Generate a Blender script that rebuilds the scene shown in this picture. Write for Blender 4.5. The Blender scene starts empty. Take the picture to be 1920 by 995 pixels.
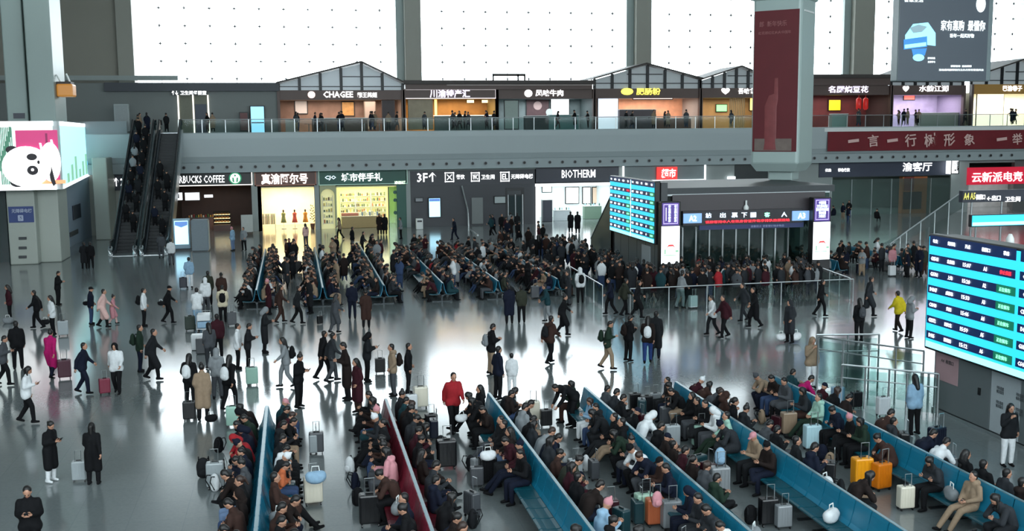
import bpy, bmesh, math, random
import numpy as np
from mathutils import Vector, Matrix
PI = math.pi
R = math.radians
rnd = random.Random(7)
S = bpy.context.scene
COL = S.collection

# ------------------------------------------------------------------ camera
FPX = 2000.0                       # focal length in pixels of a 1920 x 995 frame
CAMH = 8.5
def _cam_axes():
    ydir = Vector(((546 - 960) / FPX, (497.5 - 246) / FPX, -1.0)).normalized()   # world +Y in camera space
    hor = Vector((1.0, 0.009, 0.0))                                             # horizon direction
    up = ydir.cross(hor).normalized()
    if up.y < 0: up = -up
    xdir = ydir.cross(up).normalized()
    return xdir, ydir, up
XC, YC, ZC = _cam_axes()
ROT = Matrix((XC, YC, ZC))          # camera space -> world (rows are the world axes seen by the camera)
CAM = Vector((0, 0, CAMH))
cam_data = bpy.data.cameras.new('camera')
cam_data.sensor_width = 36
cam_data.lens = FPX / 1920 * 36
cam_data.clip_end = 600
cam = bpy.data.objects.new('camera', cam_data)
COL.objects.link(cam)
cam.matrix_world = Matrix.Translation(CAM) @ ROT.to_4x4()
S.camera = cam

def ray(u, v):
    return ROT @ Vector(((u - 960) / FPX, (497.5 - v) / FPX, -1.0))
def atz(u, v, z=0.0):
    d = ray(u, v); return CAM + d * ((z - CAMH) / d.z)
def aty(u, v, y):
    d = ray(u, v); return CAM + d * (y / d.y)
def atx(u, v, x):
    d = ray(u, v); return CAM + d * (x / d.x)

# ------------------------------------------------------------------ daylight, lamps, exposure
S.view_settings.view_transform = 'Standard'
S.view_settings.look = 'None'
S.view_settings.gamma = 1.0
S.view_settings.exposure = 0.0
world = bpy.data.worlds.new('overcast_sky'); S.world = world
world.use_nodes = True
bg = world.node_tree.nodes['Background']
bg.inputs[0].default_value = (0.90, 0.97, 1.0, 1)
bg.inputs[1].default_value = 9.0
WY = 106.0                          # curtain wall plane
def area(name, loc, rot, sx, sy, power, color=(1, 1, 1), portal=False, spread=None):
    l = bpy.data.lights.new(name, 'AREA'); l.shape = 'RECTANGLE'; l.size = sx; l.size_y = sy
    l.energy = power; l.color = color
    if portal: l.cycles.is_portal = True
    if spread: l.spread = spread
    o = bpy.data.objects.new(name, l); o.location = loc; o.rotation_euler = rot; COL.objects.link(o)
    return o
area('window_portal', (30, WY + 1.2, 18), (R(-90), 0, 0), 96, 12.5, 1, portal=True)
area('window_portal', (25, -11.2, 17), (R(90), 0, 0), 120, 13.5, 1, portal=True)
for cx in (-14, 6, 26, 46):  # unseen area lamps without fixtures, added under the ceiling to fill the hall
    for cy in (14, 44, 72):
        area('ceiling_fill', (cx, cy, 24.1), (0, 0, 0), 12, 3.0, 620, (0.86, 0.96, 1.0))

# ------------------------------------------------------------------ materials
def srgb(h):
    h = h.lstrip('#'); v = [int(h[i:i + 2], 16) / 255 for i in (0, 2, 4)]
    return tuple(x / 12.92 if x <= 0.04045 else ((x + 0.055) / 1.055) ** 2.4 for x in v) + (1,)
MATS = {}
def mat(name, col='#808080', rough=0.6, metal=0.0, emit=0.0, noise=0.10, scale=8.0, ecol=None, bump=0.0, spec=0.5):
    if name in MATS: return MATS[name]
    m = bpy.data.materials.new(name); m.use_nodes = True
    nt = m.node_tree; b = nt.nodes['Principled BSDF']
    c = srgb(col) if isinstance(col, str) else col
    b.inputs['Base Color'].default_value = c
    b.inputs['Roughness'].default_value = rough
    b.inputs['Metallic'].default_value = metal
    b.inputs['Specular IOR Level'].default_value = spec
    tc = nt.nodes.new('ShaderNodeTexCoord')
    if noise > 0:
        n = nt.nodes.new('ShaderNodeTexNoise'); n.inputs['Scale'].default_value = scale
        n.inputs['Detail'].default_value = 3
        nt.links.new(tc.outputs['Object'], n.inputs['Vector'])
        mx = nt.nodes.new('ShaderNodeMix'); mx.data_type = 'RGBA'
        mx.inputs[6].default_value = tuple(x * (1 - noise) for x in c[:3]) + (1,)
        mx.inputs[7].default_value = tuple(min(1, x * (1 + noise)) for x in c[:3]) + (1,)
        nt.links.new(n.outputs[0], mx.inputs[0]); nt.links.new(mx.outputs[2], b.inputs['Base Color'])
        if bump > 0:
            bp = nt.nodes.new('ShaderNodeBump'); bp.inputs['Strength'].default_value = bump
            bp.inputs['Distance'].default_value = 0.02
            nt.links.new(n.outputs[0], bp.inputs['Height']); nt.links.new(bp.outputs[0], b.inputs['Normal'])
    if emit > 0:
        b.inputs['Emission Color'].default_value = srgb(ecol) if ecol else c
        b.inputs['Emission Strength'].default_value = emit
    MATS[name] = m
    return m
def glass(name, tint=(0.9, 0.97, 0.96), gloss=0.08, dark=0.0):
    if name in MATS: return MATS[name]
    m = bpy.data.materials.new(name); m.use_nodes = True; nt = m.node_tree
    nt.nodes.remove(nt.nodes['Principled BSDF'])
    t = nt.nodes.new('ShaderNodeBsdfTransparent'); t.inputs[0].default_value = tint + (1,)
    g = nt.nodes.new('ShaderNodeBsdfGlossy'); g.inputs['Roughness'].default_value = 0.05
    mx = nt.nodes.new('ShaderNodeMixShader'); mx.inputs[0].default_value = gloss
    nt.links.new(t.outputs[0], mx.inputs[1]); nt.links.new(g.outputs[0], mx.inputs[2])
    nt.links.new(mx.outputs[0], nt.nodes['Material Output'].inputs[0])
    MATS[name] = m
    return m
def emis(name, col, s):
    return mat(name, col, 0.4, 0, s, 0)

def floor_mat():
    m = mat('polished_granite', '#6f7476', 0.16, 0, 0, 0, spec=0.9)
    nt = m.node_tree; b = nt.nodes['Principled BSDF']
    tc = nt.nodes.new('ShaderNodeTexCoord')
    br = nt.nodes.new('ShaderNodeTexBrick'); br.offset = 0
    br.inputs['Scale'].default_value = 1.0
    br.inputs['Brick Width'].default_value = 1.2; br.inputs['Row Height'].default_value = 1.2
    br.inputs['Mortar Size'].default_value = 0.008
    br.inputs['Color1'].default_value = srgb('#6f7778'); br.inputs['Color2'].default_value = srgb('#727a7b')
    br.inputs['Mortar'].default_value = srgb('#687072')
    nt.links.new(tc.outputs['Object'], br.inputs['Vector'])
    n = nt.nodes.new('ShaderNodeTexNoise'); n.inputs['Scale'].default_value = 14; n.inputs['Detail'].default_value = 6
    nt.links.new(tc.outputs['Object'], n.inputs['Vector'])
    mx = nt.nodes.new('ShaderNodeMix'); mx.data_type = 'RGBA'; mx.blend_type = 'MULTIPLY'; mx.inputs[0].default_value = 0.25
    nt.links.new(br.outputs[0], mx.inputs[6]); nt.links.new(n.outputs[0], mx.inputs[7])
    nt.links.new(mx.outputs[2], b.inputs['Base Color'])
    n2 = nt.nodes.new('ShaderNodeTexNoise'); n2.inputs['Scale'].default_value = 0.35; n2.inputs['Detail'].default_value = 2
    nt.links.new(tc.outputs['Object'], n2.inputs['Vector'])
    mr = nt.nodes.new('ShaderNodeMapRange'); mr.inputs[3].default_value = 0.10; mr.inputs[4].default_value = 0.17
    nt.links.new(n2.outputs[0], mr.inputs[0]); nt.links.new(mr.outputs[0], b.inputs['Roughness'])
    return m

# ------------------------------------------------------------------ mesh helpers
def tag(o, label=None, cat=None, group=None, kind=None):
    if label: o['label'] = label
    if cat: o['category'] = cat
    if group: o['group'] = group
    if kind: o['kind'] = kind
    return o
WLOC = {}
def thing(name, loc, label, cat, group=None, rz=0.0):
    o = bpy.data.objects.new(name, None); o.empty_display_size = 0.2
    o.location = loc; o.rotation_euler = (0, 0, rz); COL.objects.link(o)
    WLOC[o] = Vector(loc)
    return tag(o, label, cat, group)
class MB:
    def __init__(s): s.v = []; s.f = []; s.m = []
    def add(s, vs, fs, mi=0):
        k = len(s.v); s.v += [tuple(p) for p in vs]; s.f += [tuple(i + k for i in f) for f in fs]; s.m += [mi] * len(fs)
        return s
    def box(s, x0, x1, y0, y1, z0, z1, mi=0, M=None):
        if x0 > x1: x0, x1 = x1, x0
        if y0 > y1: y0, y1 = y1, y0
        if z0 > z1: z0, z1 = z1, z0
        vs = [Vector(p) for p in ((x0, y0, z0), (x1, y0, z0), (x1, y1, z0), (x0, y1, z0), (x0, y0, z1), (x1, y0, z1), (x1, y1, z1), (x0, y1, z1))]
        if M: vs = [M @ p for p in vs]
        return s.add(vs, [(0, 3, 2, 1), (4, 5, 6, 7), (0, 1, 5, 4), (1, 2, 6, 5), (2, 3, 7, 6), (3, 0, 4, 7)], mi)
    def rbox(s, x0, x1, y0, y1, z0, z1, r=0.03, mi=0, M=None):
        """box with chamfered vertical and horizontal edges"""
        bm = bmesh.new(); bmesh.ops.create_cube(bm, size=1)
        for v in bm.verts:
            v.co = Vector(((x0 + x1) / 2 + v.co.x * (x1 - x0), (y0 + y1) / 2 + v.co.y * (y1 - y0), (z0 + z1) / 2 + v.co.z * (z1 - z0)))
        bmesh.ops.bevel(bm, geom=list(bm.edges), offset=r, segments=2, affect='EDGES', profile=0.5)
        if M: bmesh.ops.transform(bm, matrix=M, verts=bm.verts)
        bm.verts.ensure_lookup_table(); bm.verts.index_update()
        s.add([v.co.copy() for v in bm.verts], [[v.index for v in f.verts] for f in bm.faces], mi); bm.free()
        return s
    def tube(s, path, r, n=8, mi=0, cap=True, rs=None):
        path = [Vector(p) for p in path]; rings = []
        for i, p in enumerate(path):
            d = (path[min(i + 1, len(path) - 1)] - path[max(i - 1, 0)]).normalized()
            a = d.cross(Vector((0, 0, 1)) if abs(d.z) < 0.9 else Vector((1, 0, 0))).normalized(); b = d.cross(a)
            rr = rs[i] if rs else r
            rings.append([p + (a * math.cos(t) + b * math.sin(t)) * rr for t in [2 * PI * k / n for k in range(n)]])
        vs = [q for g in rings for q in g]
        fs = [(i * n + k, i * n + (k + 1) % n, (i + 1) * n + (k + 1) % n, (i + 1) * n + k) for i in range(len(path) - 1) for k in range(n)]
        if cap: fs += [tuple(range(n))[::-1], tuple((len(path) - 1) * n + k for k in range(n))]
        return s.add(vs, fs, mi)
    def prism(s, pts, axis, a, b, mi=0):
        """2-D outline pts extruded from a to b along axis ('x': pts are (y,z); 'y': pts are (x,z); 'z': pts are (x,y))"""
        def mk(p, t):
            return {'x': (t, p[0], p[1]), 'y': (p[0], t, p[1]), 'z': (p[0], p[1], t)}[axis]
        n = len(pts)
        vs = [mk(p, a) for p in pts] + [mk(p, b) for p in pts]
        fs = [tuple(range(n)), tuple(range(2 * n - 1, n - 1, -1))] + [(i, i + n, (i + 1) % n + n, (i + 1) % n) for i in range(n)]
        return s.add(vs, fs, mi)
    def disc(s, c, r, axis='y', t=0.02, n=20, mi=0, sx=1.0, sz=1.0):
        pts = [(c[0] + math.cos(a) * r * sx, c[2] + math.sin(a) * r * sz) for a in [2 * PI * k / n for k in range(n)]]
        return s.prism(pts, 'y', c[1], c[1] - t, mi)
    def mesh(s, name, mats):
        me = bpy.data.meshes.new(name); me.from_pydata(s.v, [], s.f)
        for m in (mats if isinstance(mats, (list, tuple)) else [mats]): me.materials.append(m)
        if any(s.m): me.polygons.foreach_set('material_index', s.m)
        bm = bmesh.new(); bm.from_mesh(me); bmesh.ops.recalc_face_normals(bm, faces=bm.faces); bm.to_mesh(me); bm.free()
        return me
    def build(s, name, mats, parent=None, smooth=False, local=False):
        me = s.mesh(name, mats)
        o = bpy.data.objects.new(name, me); COL.objects.link(o)
        if parent is not None:
            o.parent = parent
            if not local:
                off = WLOC.get(parent, Vector((0, 0, 0)))
                me.transform(Matrix.Translation(-off)); WLOC[o] = off
        else:
            vs = np.array(s.v); lo = vs.min(0); hi = vs.max(0)
            c = Vector(((lo[0] + hi[0]) / 2, (lo[1] + hi[1]) / 2, lo[2]))
            me.transform(Matrix.Translation(-c)); o.location = c; WLOC[o] = c
        if smooth:
            for p in me.polygons: p.use_smooth = True
            me.update()
        return o
def box(name, x0, x1, y0, y1, z0, z1, m, parent=None):
    return MB().box(x0, x1, y0, y1, z0, z1).build(name, m, parent)
def structure(o): o['kind'] = 'structure'; return o
def dup(o, parent=None, loc=None):
    c = o.copy(); COL.objects.link(c); c.parent = parent
    if loc is not None: c.location = loc
    return c
def copy_tree(o, parent=None):
    c = o.copy(); COL.objects.link(c); c.parent = parent
    for ch in o.children: copy_tree(ch, c)
    return c
TXT = {}
WS = bpy.data.scenes.new('workbench')      # small side scene in which lettering and garments are evaluated
def evaluated_mesh(o):
    WS.collection.objects.link(o)
    vl = WS.view_layers[0]; vl.update(); dg = vl.depsgraph
    me = bpy.data.meshes.new_from_object(o.evaluated_get(dg))
    bpy.data.objects.remove(o)
    return me
def text(body, size, m, parent, loc, rot=(PI / 2, 0, 0), ext=0.02, bold=0.0, name='lettering', width=None, height=None):
    """lettering as mesh; width / height squeeze it to the measured size"""
    key = (body, size, ext, bold)
    if key not in TXT:
        cu = bpy.data.curves.new(name, 'FONT'); cu.body = body; cu.size = size; cu.extrude = ext / 2
        cu.offset = bold * .45; cu.resolution_u = 1; cu.align_x = 'CENTER'; cu.align_y = 'CENTER'
        me = evaluated_mesh(bpy.data.objects.new('t', cu)); me.name = name; TXT[key] = me
    me = TXT[key].copy()
    co = np.empty(len(me.vertices) * 3); me.vertices.foreach_get('co', co); co = co.reshape(-1, 3)
    if len(co):
        lo, hi = co.min(0), co.max(0); c = (lo + hi) / 2
        sx = width / max(hi[0] - lo[0], 1e-6) if width else 1
        sy = height / max(hi[1] - lo[1], 1e-6) if height else (sx if width else 1)
        co[:, 0] = (co[:, 0] - c[0]) * sx; co[:, 1] = (co[:, 1] - c[1]) * sy
        me.vertices.foreach_set('co', co.ravel()); me.update()
    me.materials.clear(); me.materials.append(m)
    o = bpy.data.objects.new(name, me); COL.objects.link(o); o.rotation_euler = rot
    if parent is not None:
        o.parent = parent; o.location = Vector(loc) - WLOC.get(parent, Vector((0, 0, 0)))
    else: o.location = loc
    return o
FY = 94.0      # ground-floor shop fronts
SY = 92.6      # edge of the upper floor slab
Z3 = 8.42      # upper floor level
UY = 99.0      # upper shop fronts
def fr(u0, v0, u1, v1, y):
    um, vm = (u0 + u1) / 2, (v0 + v1) / 2
    return aty(u0, vm, y).x, aty(u1, vm, y).x, aty(um, v1, y).z, aty(um, v0, y).z
# ------------------------------------------------------------------ room shell
M_wall = mat('wall_panel_grey', '#8d9694', 0.55, noise=.05, scale=.4)
M_wall_dark = mat('wall_panel_dark', '#5d605f', 0.6, noise=.06, scale=.5)
M_cream = mat('wall_cream', '#a7aca4', 0.5, noise=.05, scale=.5)
M_ceil = mat('ceiling_panel', '#a9b0b0', 0.7, noise=.05, scale=.3)
M_col = mat('column_cladding', '#8c9a97', 0.45, noise=.05, scale=.6)
M_colb = mat('column_brownish', '#8b8b82', 0.5, noise=.05, scale=.6)
M_steel = mat('brushed_steel', '#b6bcbe', 0.28, 0.9, noise=.05, scale=30)
M_frame = mat('dark_frame', '#1c1e21', 0.4, 0.3, noise=.05)
M_white = mat('white_paint', '#d6dad8', 0.45, noise=.04)
M_navy = mat('navy_panel', '#1a2233', 0.35, noise=.05)
M_black = mat('black_plastic', '#0d0e10', 0.4, noise=.1)
L_white = emis('lit_white', '#f6fbff', 2.2)
L_warm = emis('lit_warm', '#ffe2b0', 2.0)
L_line = emis('lit_strip', '#fff6ea', 1.5)
XL, XR, YB = -40, 90, -12
structure(box('floor', XL, XR, YB, 122, -0.3, 0, floor_mat()))
structure(box('ceiling', XL, XR, YB, 122, 24.4, 24.9, M_ceil))
structure(box('wall_left', XL - .4, XL, YB, 122, 0, 24.4, M_wall))
structure(box('wall_right', XR, XR + .4, YB, 122, 0, 24.4, M_wall))
structure(box('wall_front', XL, XR, YB - .4, YB, 0, 10.2, M_wall))
# glazed curtain wall above the upper shops: panes hung in bays between columns
M_glass = glass('curtain_glass', (0.97, 0.99, 1.0), 0.05)
M_cable = mat('cable_steel', '#3c4244', 0.4, 0.6, noise=0)
colsx = []
for (u0, u1) in ((218, 249), (759, 790), (1193, 1222), (1602, 1640)):
    x0, x1, _, _ = fr(u0, 70, u1, 80, WY - 1.2); colsx.append((x0, x1))
bay = colsx[2][0] - colsx[1][0]
colsx.append((colsx[3][0] + bay * 1.02, colsx[3][1] + bay * 1.0))
PW, PH, ZW0, ZW1 = 2.22, 1.63, 11.85, 24.4
edges = [(colsx[0][1], colsx[1][0]), (colsx[1][1], colsx[2][0]), (colsx[2][1], colsx[3][0]), (colsx[3][1], colsx[4][0]), (colsx[4][1], XR)]
for wi, (a, b) in enumerate(edges):
    n = max(1, round((b - a) / PW)); w = (b - a) / n
    win = thing('window_%d' % (wi + 1), ((a + b) / 2, WY, ZW0), None, None)
    win['kind'] = 'structure'
    me = None
    nz = int((ZW1 - ZW0) / PH)
    cab = MB(); fit = MB()
    for k in range(n):
        for j in range(nz):
            if me is None:
                me = MB().box(-w / 2 + .012, w / 2 - .012, -.012, .012, .012, PH - .012).mesh('pane', M_glass)
            p = bpy.data.objects.new('pane', me); COL.objects.link(p); p.parent = win
            p.location = Vector((a + w * (k + .5), WY, ZW0 + j * PH)) - WLOC[win]
            x, z = a + w * k, ZW0 + (j + 1) * PH
            if k: fit.box(x - .15, x + .15, WY - .16, WY - .02, z - .045, z + .045).box(x - .045, x + .045, WY - .16, WY - .02, z - .15, z + .15)
        if k and (k in (1, 2, n - 1) or k == 4): cab.box(a + w * k - .02, a + w * k + .02, WY - .1, WY - .06, ZW0, ZW1)
    for j in range(1, nz + 1): cab.box(a, b, WY - .09, WY - .07, ZW0 + j * PH - .007, ZW0 + j * PH + .007)
    cab.build('cable', M_cable, win)
    o = fit.build('glass_fitting', M_cable, win); o['kind'] = 'stuff'
# the opposite curtain wall, behind the camera
win = structure(thing('window_6', (25, YB - .2, 10.2), None, None))
for k in range(26):
    for j in range(3): box('pane', XL + k * 5 + .04, XL + k * 5 + 4.96, YB - .22, YB - .18, 10.24 + j * 4.7, 10.2 + j * 4.7 + 4.66, M_glass, win)
for k in range(1, 26, 5): box('mullion', XL + k * 5 - .1, XL + k * 5 + .1, YB - .4, YB, 10.2, 24.4, M_col, win)
for i, (a, b) in enumerate(colsx):
    structure(MB().rbox(a, b, WY - 1.2, WY + .6, Z3, 24.4, .06).build('column', M_colb))
    structure(MB().box(a - .75, a, WY - .35, WY + .1, ZW0, 24.4).build('column_fin', M_col))
structure(box('wall_back', XL, XR, WY - .2, WY + .2, 0, ZW0, M_wall_dark))
structure(box('wall_back_upper', XL, colsx[0][0] + .1, WY - .6, WY + .2, ZW0, 24.4, mat('wall_upper_brown', '#87857b', .6, noise=.05, scale=.4)))
# ------------------------------------------------------------------ upper floor slab with its curved fascia and downlight row
M_fascia = mat('fascia_metal', '#a3aeb0', 0.42, 0.05, noise=.03, scale=.3)
M_fasc2 = mat('fascia_underside', '#81878a', 0.5, noise=.03, scale=.4)
zt = Z3 + .02; zb = aty(960, 297, SY).z; zc = aty(960, 315, SY).z
prof = [(WY - .2, zt), (SY, zt), (SY - .12, zt - .08), (SY - .10, zt - .5), (SY + .05, zb + .5), (SY + .25, zb + .05), (SY + .3, zb), (SY + .1, zb - .02), (SY + .3, zc + .06), (SY + .2, zc), (FY + .5, zc), (FY + .5, zt - .4), (WY - .2, zt - .4)]
slab = structure(MB().prism(prof, 'x', XL, XR).build('trim_1', M_fascia))
zd = (zb + zc) / 2 + .04
M_hole = mat('downlight_dark', '#08090a', .5, noise=0)
lampme = None
u = 210
x = aty(238, 300, SY).x - 4.7
i = 0
pitch = (aty(1420, 292, SY).x - aty(505, 305, SY).x) / 38.0
x0 = aty(505, 305, SY).x - 22 * pitch
for i in range(84):
    xx = x0 + i * pitch
    if xx < XL + 1 or xx > 70: continue
    if lampme is None:
        lm = MB().tube([(0, 0.10, 0), (0, -.06, 0)], .16, 12, 0).tube([(0, -.055, 0), (0, -.075, 0)], .115, 12, 1)
        lampme = lm.mesh('downlight', [M_fasc2, M_hole])
    o = bpy.data.objects.new('downlight', lampme); COL.objects.link(o); o.parent = slab
    o.location = Vector((xx, SY + .17, zd)) - WLOC[slab]
# light strip line under the fascia
x0_, x1_, _, _ = fr(330, 316, 1920, 318, FY)
# ------------------------------------------------------------------ glass balustrade of the upper floor
M_rail = glass('balustrade_glass', (0.76, 0.84, 0.83), 0.015)
bal = thing('glass_balustrade', (20, SY + .3, zt), 'long glass balustrade with steel handrail along the upper floor edge', 'balustrade')
xs0, xs1 = aty(334, 240, SY).x, aty(1920, 240, SY).x + 4
npan = round((xs1 - xs0) / 1.9); pw = (xs1 - xs0) / npan
pme = MB().box(-pw / 2 + .02, pw / 2 - .02, -.01, .01, .02, 1.02).mesh('glass_panel', M_rail)
pst = MB().box(-.025, .025, -.03, .03, 0, 1.08).mesh('post', M_steel)
for k in range(npan):
    for nm, m_, xo in (('glass_panel', pme, .5), ('post', pst, 0)):
        o = bpy.data.objects.new(nm, m_); COL.objects.link(o); o.parent = bal
        o.location = Vector((xs0 + (k + xo) * pw, SY + .3, zt)) - WLOC[bal]
MB().tube([(xs0, SY + .3, zt + 1.08), (xs1, SY + .3, zt + 1.08)], .03).build('handrail', M_steel, bal)
# left solid parapet and platform behind the escalators
structure(box('trim_2', XL, aty(238, 250, SY).x, SY + .1, SY + .4, zt, zt + 1.0, M_fasc2))

# ------------------------------------------------------------------ a generic shop front on the ground floor
def sign(label, y, px, mcol, parts, rim=None, depth=.35, name='shop_sign', cat='sign', rimt=.07, board='board'):
    x0, x1, z0, z1 = fr(*px, y)
    t = thing(name, ((x0 + x1) / 2, y, z0), label, cat)
    box(board, x0, x1, y, y + depth, z0, z1, mcol, t)
    if rim:
        MB().box(x0, x1, y - .04, y, z1 - rimt, z1).box(x0, x1, y - .04, y, z0, z0 + rimt).box(x0, x0 + rimt, y - .04, y, z0, z1).box(x1 - rimt, x1, y - .04, y, z0, z1).build('light_frame', rim, t)
    for p in parts:
        body, q, m = p[:3]
        a, b, c, d = fr(*q, y)
        text(body, 1.0, m, t, ((a + b) / 2, y - .05, (c + d) / 2), width=b - a, height=d - c, bold=p[3] if len(p) > 3 else .02, name=p[4] if len(p) > 4 else 'lettering')
    return t
def room(u0, v0, u1, y, depth, m, mfloor=None, v1=432, top=None, light=None, lcol=(1, 1, 1), back=None, z1=None):
    """open-fronted shop: side walls, back wall and ceiling as parts of the structure"""
    x0, x1, _, zt_ = fr(u0, v0, u1, v1, y); z0 = 0 if y < 97 and v1 > 300 else Z3
    if z1: zt_ = z1
    for q in ((x0 - .1, x0, y + .05, y + depth, z0, zt_), (x1, x1 + .1, y + .05, y + depth, z0, zt_)): structure(box('wall_shop', *q, m))
    structure(box('ceiling_shop', x0, x1, y + .05, y + depth, zt_, zt_ + .1, m))
    structure(box('wall_shop_back', x0, x1, y + depth - .15, y + depth, z0, zt_, back or m))
    if light:
        area('shop_light', ((x0 + x1) / 2, y + depth * .45, zt_ - .15), (0, 0, 0), (x1 - x0) * .8, depth * .6, light, lcol)
    return x0, x1, zt_
# ------------------------------------------------------------------ ground-floor shops, left to right
T_white = emis('lettering_white', '#ffffff', 1.6)
T_cold = emis('lettering_cold', '#dcecff', 1.6)
M_green = mat('green_board', '#1f5549', .45, noise=.05)
M_brown = mat('brown_board', '#5d4038', .45, noise=.05)
M_dgrey = mat('charcoal_board', '#34393c', .45, noise=.05)
M_blackb = mat('board_black', '#1b1f21', .4, noise=.05)
# facade wall pieces (pillars and lintel strips between the shops)
def wallpx(u0, v0, u1, v1, m, y=FY, d=.5, name='wall_facade', y2=None, toground=True):
    x0, x1, z0, z1 = fr(u0, v0, u1, v1, y)
    return structure(box(name, x0, x1, y, y + d, 0 if toground else z0, z1, m))
wallpx(120, 316, 252, 436, M_cream)
wallpx(252, 316, 322, 436, M_cream)
wallpx(472, 312, 490, 436, M_wall)
wallpx(590, 312, 600, 436, M_wall)
wallpx(1160, 305, 1560, 436, M_wall, d=.3)
wallpx(1782, 292, 1815, 436, M_wall)
wallpx(1900, 288, 2060, 436, M_wall_dark)
a, b, c, d = fr(322, 316, 1160, 319, FY)
structure(box('trim_3', a, b, FY - .05, FY + .4, c - .1, zc + .02, M_wall))
a, b, c, d = fr(1530, 296, 2050, 304, FY)
structure(box('trim_4', a, b, FY + .02, FY + .4, c - .1, zc + .02, M_wall))

# coffee shop
room(325, 349, 472, FY, 7, mat('coffee_wall', '#2c2420', .6), light=55, lcol=(1, .75, .5), back=mat('coffee_back', '#3a2620', .6, noise=.3, scale=1.5))
t = sign('black fascia sign reading STARBUCKS COFFEE beside the green round emblem', FY - .12, (322, 322, 473, 348), M_blackb,
         [('STARBUCKS COFFEE', (316, 329, 421, 343), T_white, .015)], rim=L_line)
a, b, c, d = fr(429, 321, 453, 347, FY - .2)
cx, cz, rr = (a + b) / 2, (c + d) / 2, (b - a) / 2
MB().disc((cx, FY - .13, cz), rr, t=.1, n=28).build('emblem_disc', emis('emblem_green', '#0b7a50', .9), t)
MB().disc((cx, FY - .24, cz), rr * .78, t=.03, n=24).build('emblem_ring', T_white, t)
em = MB()
em.prism([(cx - rr * .42, cz - rr * .55), (cx - rr * .15, cz - rr * .7), (cx - rr * .2, cz + rr * .05), (cx - rr * .48, cz + rr * .2)], 'y', FY - .28, FY - .3)
em.prism([(cx + rr * .42, cz - rr * .55), (cx + rr * .15, cz - rr * .7), (cx + rr * .2, cz + rr * .05), (cx + rr * .48, cz + rr * .2)], 'y', FY - .28, FY - .3)
em.prism([(cx - rr * .2, cz + rr * .3), (cx + rr * .2, cz + rr * .3), (cx + rr * .12, cz + rr * .5), (cx, cz + rr * .68), (cx - rr * .12, cz + rr * .5)], 'y', FY - .28, FY - .3)
em.build('emblem_figure', emis('emblem_green', '#0b7a50', .9), t)
for k, q in enumerate(((327, 360, 343, 376), (346, 360, 375, 376))):
    a, b, c, d = fr(*q, FY + .6)
    t = thing('menu_screen', ((a + b) / 2, FY + .6, c), ['small lit menu screen with dark picture nearest the escalator', 'wide white lit menu screen above the coffee counter'][k], 'screen')
    box('frame', a, b, FY + .6, FY + .7, c, d, M_black, t)
    box('display', a + .05, b - .05, FY + .57, FY + .6, c + .05, d - .05, L_white, t)
    if k == 0: box('picture', a + .25, b - .3, FY + .55, FY + .57, c + .2, d - .15, M_dgrey, t)
t = sign('small white lit word sign inside the coffee shop', FY + 1.2, (383, 365, 399, 370), L_white, [], depth=.05, name='wall_sign')
x0, x1, z0, z1 = fr(400, 392, 432, 430, FY + .8)
t = thing('pastry_case', ((x0 + x1) / 2, FY + 1.2, 0), 'warm lit glass pastry case at the front of the coffee shop', 'display case')
box('base', x0, x1, FY + .8, FY + 1.6, 0, .55, M_brown, t)
for k in range(3): box('shelf', x0 + .05, x1 - .05, FY + .85, FY + 1.5, .75 + k * .33, .78 + k * .33, L_warm, t)
for k in range(3):
    for j in range(5):
        xx = x0 + .2 + j * (x1 - x0 - .4) / 4
        MB().rbox(xx - .1, xx + .1, FY + .9, FY + 1.15, .785 + k * .33, .9 + k * .33, .03).build('pastry', mat('pastry', '#b5763a', .7, noise=.3), t)
box('glass_front', x0, x1, FY + .78, FY + .8, .55, 1.75, M_rail, t)
x0, x1, z0, z1 = fr(350, 395, 400, 430, FY + 2)
t = thing('coffee_counter', ((x0 + x1) / 2, FY + 2.4, 0), 'dark coffee counter crowded with cups and jars behind the grey kiosk', 'counter')
box('body', x0, x1, FY + 2, FY + 2.8, 0, 1.1, M_brown, t)
box('worktop', x0 - .05, x1 + .05, FY + 1.95, FY + 2.85, 1.1, 1.15, M_dgrey, t)
for k in range(11):
    c_ = ['#c98b4a', '#d8d2c4', '#8c2f24', '#3b6a3a', '#caa33c'][k % 5]
    xx = x0 + .2 + k * .2
    o = MB().tube([(xx, FY + 2.2, 1.15), (xx, FY + 2.2, 1.32 + .05 * (k % 3))], .06, 8).build('jar', mat('jar_' + c_, c_, .4))
    tag(o, 'jar on the coffee counter', 'jar', 'jars on the coffee counter')
# souvenir shop with brown sign
M_bright = mat('bright_shop_wall', '#e9dcb6', .7, noise=.06, scale=1)
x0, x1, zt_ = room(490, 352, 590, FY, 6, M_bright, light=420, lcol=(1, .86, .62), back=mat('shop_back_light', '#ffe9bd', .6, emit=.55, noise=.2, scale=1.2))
sign('brown fascia sign with large glowing white characters above the bright yellow shop', FY - .1, (477, 320, 593, 348), M_brown,
     [('真渝阿尔号', (490, 325, 577, 345), emis('lettering_pinkish', '#fff0e8', 1.6), .05)], rim=mat('copper_rim', '#8d5e4e', .4, .2), rimt=.1)
wallpx(484, 349, 491, 436, M_wall)
def mannequin(x, y, col, label):
    t = thing('mannequin', (x, y, 0), label, 'mannequin')
    MB().tube([(x, y, .02), (x, y, .05)], .22, 12).tube([(x, y, .05), (x, y, .8)], .02, 6).build('stand', M_steel, t)
    MB().tube([(x, y, .55), (x, y, .9), (x, y, 1.1), (x, y, 1.35), (x, y, 1.45)], .1, 10, rs=[.26, .18, .15, .2, .06]).build('dress', mat('dress_' + col, col, .8), t, smooth=True)
    MB().tube([(x, y, 1.43), (x, y, 1.5), (x, y, 1.6), (x, y, 1.7)], .1, 10, rs=[.04, .07, .09, .03]).build('head', mat('mannequin_head', '#2a1a16', .5), t, smooth=True)
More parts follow.
